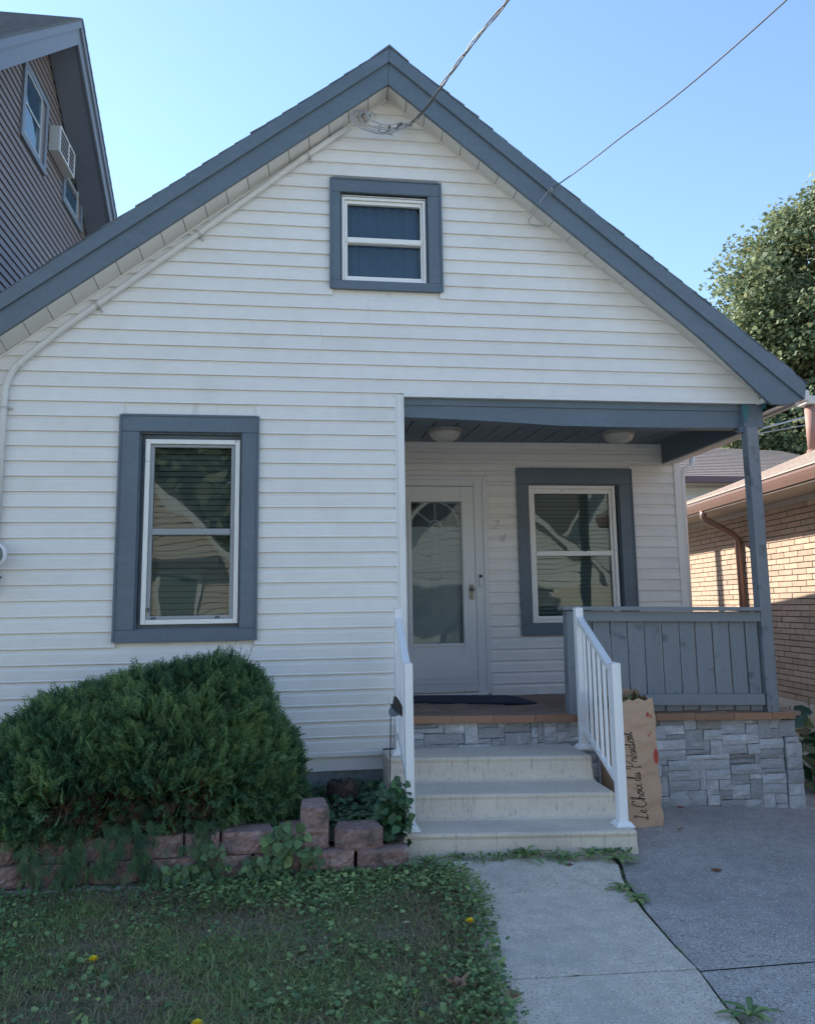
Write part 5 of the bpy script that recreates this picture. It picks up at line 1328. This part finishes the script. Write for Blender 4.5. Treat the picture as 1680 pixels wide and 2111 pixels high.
# straw scraps by the wall
n = 260; xx = rng.normal(-.62, .16, n); yy = rng.normal(-1.47, .045, n); yy = np.minimum(yy, -1.32)
V, F, T = place_leaves([(a*.10, b, c_) for a, b, c_ in BLADE[0]], BLADE[1], np.stack([xx, yy, rng.uniform(.012, .03, n)], 1), rdir(n, -.1, .25), np.tile([0, 0, 1.], (n, 1)), rng.uniform(.02, .05, n), rng.uniform(0, .15, n))
tag(fast_mesh('straw', V, F, leaf_mat('straw', [(0, (.30, .20, .12)), (1, (.38, .28, .18))], trans=.1), None, T), kind='stuff')

# ================================================================== CEDAR SHRUB
shrub = empty('cedar_shrub', (-.85, -.72, .18)); tag(shrub, 'large rounded dark green cedar shrub against the front wall', 'shrub')
# frond template: flat fan of scale leaves
def frond(seed):
    r_ = random.Random(seed); V = []; F = []
    def twig(p, a, l, w):
        d = (math.cos(a), math.sin(a)); s = (-d[1], d[0]); b = len(V); m_ = (p[0]+d[0]*l*.45, p[1]+d[1]*l*.45); e = (p[0]+d[0]*l, p[1]+d[1]*l)
        V.extend([(p[0], p[1], 0), (m_[0]+s[0]*w, m_[1]+s[1]*w, .03), (e[0], e[1], -.02), (m_[0]-s[0]*w, m_[1]-s[1]*w, .03)]); F.extend([(b, b+1, b+2), (b, b+2, b+3)])
    twig((0, 0), math.pi/2, 1, .024)
    for k in range(6):
        t = .10+k*.145
        for sg in (-1, 1):
            a = math.pi/2+sg*r_.uniform(.55, .9); l = (.60-.075*k)*r_.uniform(.75, 1.1); twig((0, t), a, l, .026)
            if k < 4: twig((math.cos(a)*l*.40, t+math.sin(a)*l*.40), a-sg*.55, l*.5, .024)
            if k < 2: twig((math.cos(a)*l*.62, t+math.sin(a)*l*.62), a+sg*.5, l*.36, .022)
    return V, F
blobs = [(-.50, -.66, .63, .37, .40, .45), (-.80, -.70, .57, .48, .46, .44), (-1.20, -.74, .50, .44, .44, .43), (-1.58, -.78, .36, .36, .40, .36), (-.24, -.66, .44, .26, .36, .32), (-.60, -.86, .46, .50, .34, .30), (-1.25, -.92, .42, .50, .34, .32), (-.38, -.62, .84, .18, .22, .21), (-.80, -.64, .80, .22, .22, .19), (-.16, -.75, .36, .19, .30, .18)]
P = []; Nn = []
for bi, (cx, cy, cz, rx, ry, rz) in enumerate(blobs):
    n = int(7600*(rx*ry+rx*rz+ry*rz)/.55); d = rdir(n, -.75, 1); k = 1+.10*np.array([mnoise.noise(Vector(v)*3.1+Vector((bi*7, 0, 0))) for v in d.tolist()])+rng.uniform(-.20, .10, n)+.06*np.array([mnoise.noise(Vector(v)*8+Vector((3, bi*5, 0))) for v in d.tolist()])
    p = np.stack([cx+d[:, 0]*rx*k, cy+d[:, 1]*ry*k, cz+d[:, 2]*rz*k], 1); ok = np.ones(n, bool)
    for bj, (ox, oy, oz, qx, qy, qz) in enumerate(blobs):
        if bj != bi: ok &= (((p[:, 0]-ox)/qx)**2+((p[:, 1]-oy)/qy)**2+((p[:, 2]-oz)/qz)**2) > .70
    ok &= (p[:, 2] > .20) & (p[:, 1] < -.08); nn_ = d/np.array([rx, ry, rz]); P.append(p[ok]); Nn.append(nn_[ok])
P = np.concatenate(P); Nn = np.concatenate(Nn); Nn /= np.linalg.norm(Nn, axis=1, keepdims=True); n = len(P)
fwd = Nn*.8+np.array([0, 0, .55])+rng.normal(0, .42, (n, 3)); low = P[:, 2] < .42; fwd[low] += np.array([0, -.3, -.5])
upn = rng.normal(0, .6, (n, 3))+Nn*.5+np.array([0, -.2, .3])
lump = np.array([mnoise.noise(Vector((a*4.5, b*4.5, c_*4.5))) for a, b, c_ in P.tolist()])
T = np.clip(.48+.60*lump+rng.normal(0, .24, n), .13, 1)
dead = (P[:, 2] < .46) & (P[:, 1] < -.75) & (np.abs(P[:, 0]+.85) < .42) & (rng.uniform(0, 1, n) < .38); T[dead] = rng.uniform(0, .11, dead.sum())
sz = rng.uniform(.055, .125, n)
parts_ = []
for s in range(5):
    tvv, tff = frond(s); sel = (np.arange(n) % 5) == s; v_, f_, t_ = place_leaves(tvv, tff, P[sel]-Nn[sel]*.02, fwd[sel], upn[sel], sz[sel], T[sel])
    tip = np.tile(np.array([q[1] for q in tvv]), int(sel.sum())); t_ = np.where(t_ > .12, np.clip(t_+.34*tip-.12, .13, 1), t_); parts_.append((v_, f_, t_))
# drooping sprays over the wall
n = 330; g_ = rng.integers(0, 5, n); cxs = np.array([-1.28, -.95, -.76, -.47, -1.12])[g_]; xx = cxs+rng.normal(0, .045, n); zz = rng.uniform(.08, .34, n); yy = -1.27-rng.uniform(0, .05, n)+.05*(zz > .25)
P2 = np.stack([xx, yy, zz], 1); f2 = np.stack([rng.normal(0, .35, n), rng.normal(-.2, .2, n), -np.ones(n)], 1)
parts_.append(place_leaves(*frond(9), P2, f2, np.stack([rng.normal(0, .4, n), -np.ones(n), rng.normal(0, .4, n)], 1), rng.uniform(.05, .09, n), np.clip(rng.normal(.45, .15, n), .15, 1)))
# stray leader tips standing above the outline
n = 170; xx = rng.choice([-.52, -.62, -.44, -.34, -.28, -.75, -.20, -1.05, -1.2, -.14], n)+rng.normal(0, .035, n); zt_ = np.interp(xx, [-1.3, -1.0, -.6, -.45, -.2, 0], [.90, .97, 1.06, 1.08, 1.0, .80])
P3 = np.stack([xx, rng.normal(-.66, .09, n), zt_-rng.uniform(0, .10, n)], 1); f3 = np.stack([rng.normal(0, .35, n), rng.normal(0, .3, n), np.ones(n)], 1)
parts_.append(place_leaves(*frond(10), P3, f3, rng.normal(0, 1, (n, 3)), rng.uniform(.05, .085, n), np.clip(rng.normal(.6, .15, n), .2, 1)))
V, F, T = merge(parts_); fol = fast_mesh('foliage', V, F, M_CEDAR, shrub, T)
mb = MB(); random.seed(4)     # branches inside and bare twigs showing low at the front
for k in range(150):
    x0_ = random.uniform(-1.35, -.35); p0 = Vector((x0_*.6-.35, -.62, .18)); p1 = Vector((x0_+random.uniform(-.1, .1), random.uniform(-1.10, -.85), random.uniform(.26, .46))); mid = p0.lerp(p1, .6)+Vector((random.uniform(-.05, .05), 0, random.uniform(-.03, .06)))
    mb.tube([p0, mid, p1], [.008, .004, .0015], 5)
    for q in range(2):
        e = p1.lerp(mid, random.uniform(0, .5)); mb.tube([e, e+Vector((random.uniform(-.07, .07), random.uniform(-.05, .03), random.uniform(-.05, .05)))], [.002, .0008], 4)
for k in range(16):
    a = random.uniform(0, 6.3); mb.tube([(-.8, -.66, .16), (-.8+.4*math.cos(a), -.66+.2*math.sin(a), .5), (-.8+.75*math.cos(a), -.66+.3*math.sin(a), .75)], [.02, .012, .004], 6)
part(mb, 'branches', mat('twig_bark', (.095, .065, .05), rough=.9, var=.3), shrub)
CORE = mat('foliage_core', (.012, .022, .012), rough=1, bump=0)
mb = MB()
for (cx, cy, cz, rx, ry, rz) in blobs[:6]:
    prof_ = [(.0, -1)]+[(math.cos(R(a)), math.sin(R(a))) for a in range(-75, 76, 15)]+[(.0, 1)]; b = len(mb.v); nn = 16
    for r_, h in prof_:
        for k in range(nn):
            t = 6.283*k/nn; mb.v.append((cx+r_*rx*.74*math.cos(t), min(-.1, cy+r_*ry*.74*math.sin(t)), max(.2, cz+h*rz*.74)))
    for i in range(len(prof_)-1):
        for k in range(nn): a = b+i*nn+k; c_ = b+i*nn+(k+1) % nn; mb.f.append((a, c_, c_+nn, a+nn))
part(mb, 'shade_core', CORE, shrub)  # added solid blobs, near black in place of the shrub's inner shade
# dry flower stems behind the shrub
ds = MB(); random.seed(6)
for k in range(9):
    b0 = Vector((-.37+random.uniform(-.02, .02), -.50, .9)); tip = Vector((-.39+random.uniform(-.10, .14), -.52+random.uniform(-.04, .04), random.uniform(1.14, 1.27)))
    ds.tube([b0, b0.lerp(tip, .5)+Vector((random.uniform(-.012, .012), 0, 0)), tip], [.0018, .0013, .0008], 4)
    for q in range(3):
        e = b0.lerp(tip, random.uniform(.5, .95)); ds.tube([e, e+Vector((random.uniform(-.03, .03), 0, random.uniform(.01, .035)))], [.0009, .0005], 4)
tag(ds.build('dry_weed', mat('dry_stem', (.13, .11, .09), rough=.9)), 'thin dry leafless stems rising above the cedar under the window', 'plant')

# ================================================================== IVY AND BED PLANTS
def leaf_cloud(name, P, Nn_, sz, T, mt, tmpl=HEART, jitter=.5, **k):
    n = len(P); fwd = rdir(n, -.8, .35)+Nn_*.2; up_ = Nn_+rng.normal(0, jitter, (n, 3))
    V, F, T = place_leaves(tmpl[0], tmpl[1], P, fwd, up_, sz, T); return fast_mesh(name, V, F, mt, None, T)
n = 2300; xx = rng.uniform(-.05, .625, n); yy = rng.uniform(-1.0, -.06, n)
hz = .185+.06*vnoise(xx, yy, 5, 1)+.02*np.clip((yy+.75)/.6, 0, 1)
hz = hz*np.where((yy < -.9), .93, 1); P = np.stack([xx, yy, hz+rng.uniform(-.05, .035, n)], 1)
keep = (((xx-.325)**2+(yy+.36)**2) > .11**2) & ~((np.abs(xx-.325) < .12) & (yy < -.3) & (yy > -.75) & (rng.uniform(0, 1, n) < .6)); P = P[keep]; n = len(P)
tag(leaf_cloud('ground_ivy', P, np.tile([0, -.45, 1.], (n, 1)), rng.uniform(.022, .045, n), np.clip(rng.normal(.45, .25, n), 0, 1), M_IVY), kind='stuff')
# a leafy plant by the left stair post, trailing over the wall end
n = 330; c_ = rng.normal(0, 1, (n, 3)); P = np.array([.585, -1.02, .235])+c_*np.array([.045, .07, .085]); P[:, 2] = np.clip(P[:, 2], .10, .42); P[:, 0] = np.minimum(P[:, 0], .655); 
lp = empty('leafy_plant', (.585, -1.02, .1)); o = leaf_cloud('leaves', P-np.array(lp.location), np.tile([0, -1., .6], (n, 1)), rng.uniform(.03, .055, n), np.clip(rng.normal(.55, .2, n), 0, 1), M_IVY); o.parent = lp; o['kind'] = 'stuff'; tag(lp, 'round leaved green plant crowding the left stair post', 'plant')
mb = MB()
for k in range(7): mb.tube([(.585, -1.0, .08), (.585+random.uniform(-.06, .05), -1.02, .22), (.585+random.uniform(-.07, .06), -1.04, .33)], .003, 5)
part(mb, 'stems', STEM, lp)
# broad leaved plants hanging over the block wall
def hanging(cx, cz, w, h, n, s0, s1, lab, seed):
    P = np.stack([cx+rng.normal(0, w, n), -1.285-rng.uniform(0, .05, n), cz+rng.uniform(-h, h, n)], 1); fw_ = np.stack([rng.normal(0, .5, n), rng.normal(-.4, .3, n), -np.abs(rng.normal(.8, .3, n))], 1)
    V, F, T = place_leaves(HEART[0], HEART[1], P, fw_, np.stack([rng.normal(0, .4, n), -np.ones(n), .6+rng.normal(0, .4, n)], 1), rng.uniform(s0, s1, n), np.clip(rng.normal(.30, .2, n), 0, 1))
    t = empty('trailing_plant', (cx, -1.30, 0)); tag(t, lab, 'plant', 'plants trailing over the garden wall')
    o = fast_mesh('leaves', V, F, M_WEED, t, T); o['kind'] = 'stuff'
    mb = MB()
    for k in range(4): a = cx+random.uniform(-w, w); mb.tube([(a, -1.29, cz+h), (a+random.uniform(-.02, .02), -1.31, cz), (a+random.uniform(-.03, .03), -1.30, cz-h)], .0018, 5)
    part(mb, 'stems', STEM, t)
hanging(-.035, .20, .045, .10, 60, .035, .062, 'broad leaved plant trailing over the wall left of the loose top block', 1)
hanging(-.16, .08, .06, .05, 55, .03, .055, 'broad leaved plant at the wall foot, below the longer trailing one', 2)
hanging(-.40, .12, .035, .09, 26, .03, .045, 'small trailing stem with few round leaves over the wall, nearest the cedar', 3)
hanging(.10, .10, .03, .07, 24, .025, .04, 'thin leafy stem over the joint below the loose top block', 4)
hanging(-.60, .06, .06, .06, 70, .03, .05, 'dark leafy clump at the wall foot under the cedar', 5)

# hosta like plant right of the porch
n = 90; P = np.stack([rng.uniform(4.12, 4.9, n), rng.uniform(.3, 1.4, n), rng.uniform(-.1, .42, n)], 1)
V, F, T = place_leaves(HEART[0], HEART[1], P, rdir(n, -.3, .6), np.tile([-.2, -.6, 1.], (n, 1))+rng.normal(0, .3, (n, 3)), rng.uniform(.10, .20, n), np.clip(rng.normal(.5, .25, n), 0, 1))
bp_ = empty('broadleaf_plant', (4.5, .8, -.1)); o = fast_mesh('leaves', V, F, M_IVY, bp_, T); o['kind'] = 'stuff'; tag(bp_, 'large leaved dark green plant growing between the stone corner and brick wall', 'plant')
mb = MB(); mb.box(3.95, 5.4, -.25, -.15, -.14, -.01); tag(mb.build('edging_timber', mat('old_timber', (.17, .11, .07), rough=.9, var=.3), bev=.01), 'weathered wooden edging beside the stone corner at the right', 'edging')
ys_ = MB()
for k in range(7):
    a = Vector((4.65+.09*k, 1.4, .15)); b = a+Vector((random.uniform(-.04, .04), 0, random.uniform(.25, .42))); ys_.tube([a, b], .004, 5); ys_.tube([b-Vector((0, 0, .03)), b+Vector((0, 0, .03))], [.012, .006], 6)
tag(ys_.build('seed_heads', mat('seed_yellow', (.28, .25, .10), rough=.8)), 'slender yellowish seed stems before the brick wall foot', 'plant')

# ================================================================== MAPLE
random.seed(12)
maple = empty('maple_tree', (19.5, 19.5, 0)); tag(maple, 'big leafy maple rising behind the roofs at the right', 'tree')
crown = [(19.6, 19, 10.4, 5.6, 4.6, 5.0), (17.1, 18, 8.8, 2.6, 3, 2.8), (15.9, 17.6, 6.6, 2.6, 2.6, 1.7), (18.6, 18.2, 13.0, 2.6, 2.8, 2.6), (13.6, 18, 6.0, 2.3, 2, 1.3), (20.5, 18, 7, 4.5, 3.6, 3.6), (16.6, 18, 11.0, 2.2, 2.4, 2.2)]
Pm = []
for bi, (cx, cy, cz, rx, ry, rz) in enumerate(crown):
    nc = int(34*(rx*ry+rx*rz+ry*rz)/3); d = rdir(nc, -1, 1); k = rng.uniform(.55, 1.04, nc)**.6
    cc = np.stack([cx+d[:, 0]*rx*k, cy+d[:, 1]*ry*k, cz+d[:, 2]*rz*k], 1)
    gap = np.array([mnoise.noise(Vector((a*.55, b*.55, c_*.55))) for a, b, c_ in cc.tolist()]) > -.28
    cc = cc[gap]; cc = cc[cc[:, 0] < 21.5]
    for c_ in cc:
        m_ = 72; Pm.append(np.concatenate([c_+np.clip(rng.normal(0, 1, (m_, 3)), -1.4, 1.4)*np.array([.36, .36, .28]), np.full((m_, 1), rng.uniform(-.25, .3))], 1))
Pm = np.concatenate(Pm); n = len(Pm); P = Pm[:, :3]
fwd = rdir(n, -.9, .2); up_ = rng.normal(0, .5, (n, 3))+np.array([-.3, -.2, 1.0])
MAP = ([(0, 0, 0), (.30, .12, .04), (.55, .35, -.06), (.30, .52, .03), (.28, .80, -.05), (0, 1.0, -.14), (-.28, .80, -.05), (-.30, .52, .03), (-.55, .35, -.06), (-.30, .12, .04)],
       [(0, 1, 2), (0, 2, 3), (0, 3, 7), (3, 4, 5), (3, 5, 7), (5, 6, 7), (0, 7, 8), (0, 8, 9)])
V, F, T = place_leaves(MAP[0], MAP[1], P, fwd, up_, rng.uniform(.10, .18, n), np.clip(rng.normal(.5, .2, n)+Pm[:, 3], 0, 1))
fast_mesh('crown', V, F, M_MAPLE, maple, T)
mb = MB(); mb.tube([(19.5, 19.5, -.2), (19.4, 19.4, 2.5), (19.2, 19.3, 5), (19.1, 19.2, 9), (18.9, 19, 13)], [.42, .34, .28, .18, .06], 10); part(mb, 'trunk', BARK, maple, smooth=True)
for (cx, cy, cz, *_ ) in crown+[(17.2, 18.2, 9.5, 0), (18, 18, 11.5, 0), (16, 18, 7.6, 0), (17.4, 17.6, 6.8, 0)]:
    mb = MB(); s_ = Vector((19.25, 19.3, max(3.2, cz-3.2))); e = Vector((cx, cy, cz)); mb.tube([s_, s_.lerp(e, .5)+Vector((0, 0, .3)), e, e+Vector((-.8, 0, .7))], [.15, .10, .06, .02], 8); part(mb, 'limb', BARK, maple, smooth=True)

# ================================================================== ACROSS THE STREET (seen in the window glass, lit by the sun)
def street_house(name, label, x0, x1, y0, y1, zw, pk, m, yr=None, porch=None, wins=()):
    t = empty(name, ((x0+x1)/2, (y0+y1)/2, 0)); tag(t, label, 'house', 'houses across the street')
    mb = MB(); mb.prism([(x0, 0), (x1, 0), (x1, zw), (pk[0], pk[1]), (x0, zw)], 'y', y1, y0); part(mb, 'wall', m, t)
    for side, (ex) in ((-1, x0), (1, x1)):
        d = Vector((ex-pk[0], 0, zw-pk[1])).normalized(); e = Vector((ex, 0, zw))+d*.45; p = Vector((pk[0], 0, pk[1]))
        mb = MB(); n_ = Vector((-d.z*side, 0, d.x*side)); n_ = n_ if n_.z > 0 else -n_
        P = []
        for yy in (y0+.45, y1-.3):
            P += [(p.x, yy, p.z+.02), (e.x, yy, e.z+.02), (e.x+n_.x*.16, yy, e.z+.18), (p.x, yy, p.z+.22)]
        mb.add(P, [(0, 1, 2, 3), (7, 6, 5, 4), (0, 4, 5, 1), (1, 5, 6, 2), (2, 6, 7, 3), (3, 7, 4, 0)]); part(mb, 'roof', SROOF, t)
        mb = MB(); mb.bar((p.x, y0+.47, p.z-.02), (e.x, y0+.47, e.z-.02), .06, .22); part(mb, 'rake_board', MINT, t)
    z = .6
    while z < pk[1]-.2:   # siding courses
        f = 1 if z < zw else (pk[1]-z)/(pk[1]-zw); a = pk[0]+(x0-pk[0])*f; b = pk[0]+(x1-pk[0])*f; mb = MB(); mb.prism([(y0+.001, z), (y0+.03, z), (y0+.006, z+.19), (y0+.001, z+.19)], 'x', a, b); part(mb, 'siding_board', m, t); z += .2
    for (a, b, c_, d_) in wins:
        mb = MB(); mb.box(a-.12, b+.12, y0+.031, y0+.09, c_-.12, d_+.12); w = part(mb, 'window', MINT, t); mb = MB(); mb.box(a, b, y0+.0905, y0+.10, c_, d_); part(mb, 'pane', METERG, w)
    if porch:
        (a, b, c_, d_, yo) = porch; mb = MB(); mb.hexa([(a, y0+.04, c_), (b, y0+.04, c_), (b, y0+yo, c_), (a, y0+yo, c_), (a, y0+.04, d_), (b, y0+.04, d_), (b, y0+yo, c_+.15), (a, y0+yo, c_+.15)]); part(mb, 'porch_roof', SROOF, t)
    return t
street_house('street_house', 'cream gabled house across the street, reflected in the left window', -10.6, -1.9, -21, -30, 2.9, (-6.25, 7.1), CREAM, porch=(-10.6, -2.4, 2.75, 3.05, .5), wins=[(-4.1, -3.25, 1.25, 2.4), (-8.8, -7.2, 1.1, 2.5)])
street_house('street_house', 'pale gabled house across the street, reflected in the porch window', 1.6, 12.0, -21, -31, 2.25, (6.8, 6.9), MINT, porch=(2.0, 9.6, 1.95, 2.15, 1.5), wins=[(4.0, 5.2, 1.0, 1.8)])
mb = MB(); mb.box(10.1, 11.65, -20.9, -19.6, .2, 2.16); tag(mb.build('bay_annex', YEL), 'cream yellow annex of the pale street house in the reflection', 'building')
street_house('street_house', 'narrow pale house with a steep gable behind, across the street', 12.6, 17.5, -28, -36, 4.2, (15.0, 8.4), MINT)
street_house('street_house', 'cream house at the far left across the street', -24, -13, -22, -32, 4.6, (-18.5, 8.6), CREAM, wins=[(-20, -18.5, 1.2, 2.8)])
for i, (tx, ty, r_, h) in enumerate(((-14, -38, 6, 8), (-2, -38, 8, 8.5), (8, -44, 7.5, 9), (18, -46, 7, 10), (-24, -44, 7, 9), (26, -38, 6, 8))):
    t = empty('street_tree', (tx, ty, 0)); tag(t, ['tree behind the cream house across the street, at its left', 'round tree between the two middle street houses', 'tall tree behind the pale street house', 'tree behind the narrow steep gable', 'tree at the far left across the street', 'tree at the far right across the street'][i], 'tree', 'trees across the street')
    mb = MB(); mb.tube([(tx, ty, 0), (tx, ty, h)], [.35, .15], 8); part(mb, 'trunk', BARK, t)
    n = 4200; d = rdir(n, -.9, 1); k = rng.uniform(.6, 1.05, n)*(1+.15*np.array([mnoise.noise(Vector(v)*2.5+Vector((i*9, 0, 0))) for v in d.tolist()])); P = np.stack([tx+d[:, 0]*r_*k, ty+d[:, 1]*r_*k, h+d[:, 2]*r_*.85*k], 1)
    V, F, T = place_leaves(OVAL[0], OVAL[1], P, rdir(n), rng.normal(0, 1, (n, 3))+d, rng.uniform(.7, 1.3, n), np.clip(rng.normal(.5, .2, n), 0, 1)); fast_mesh('crown', V, F, M_MAPLE, t, T)
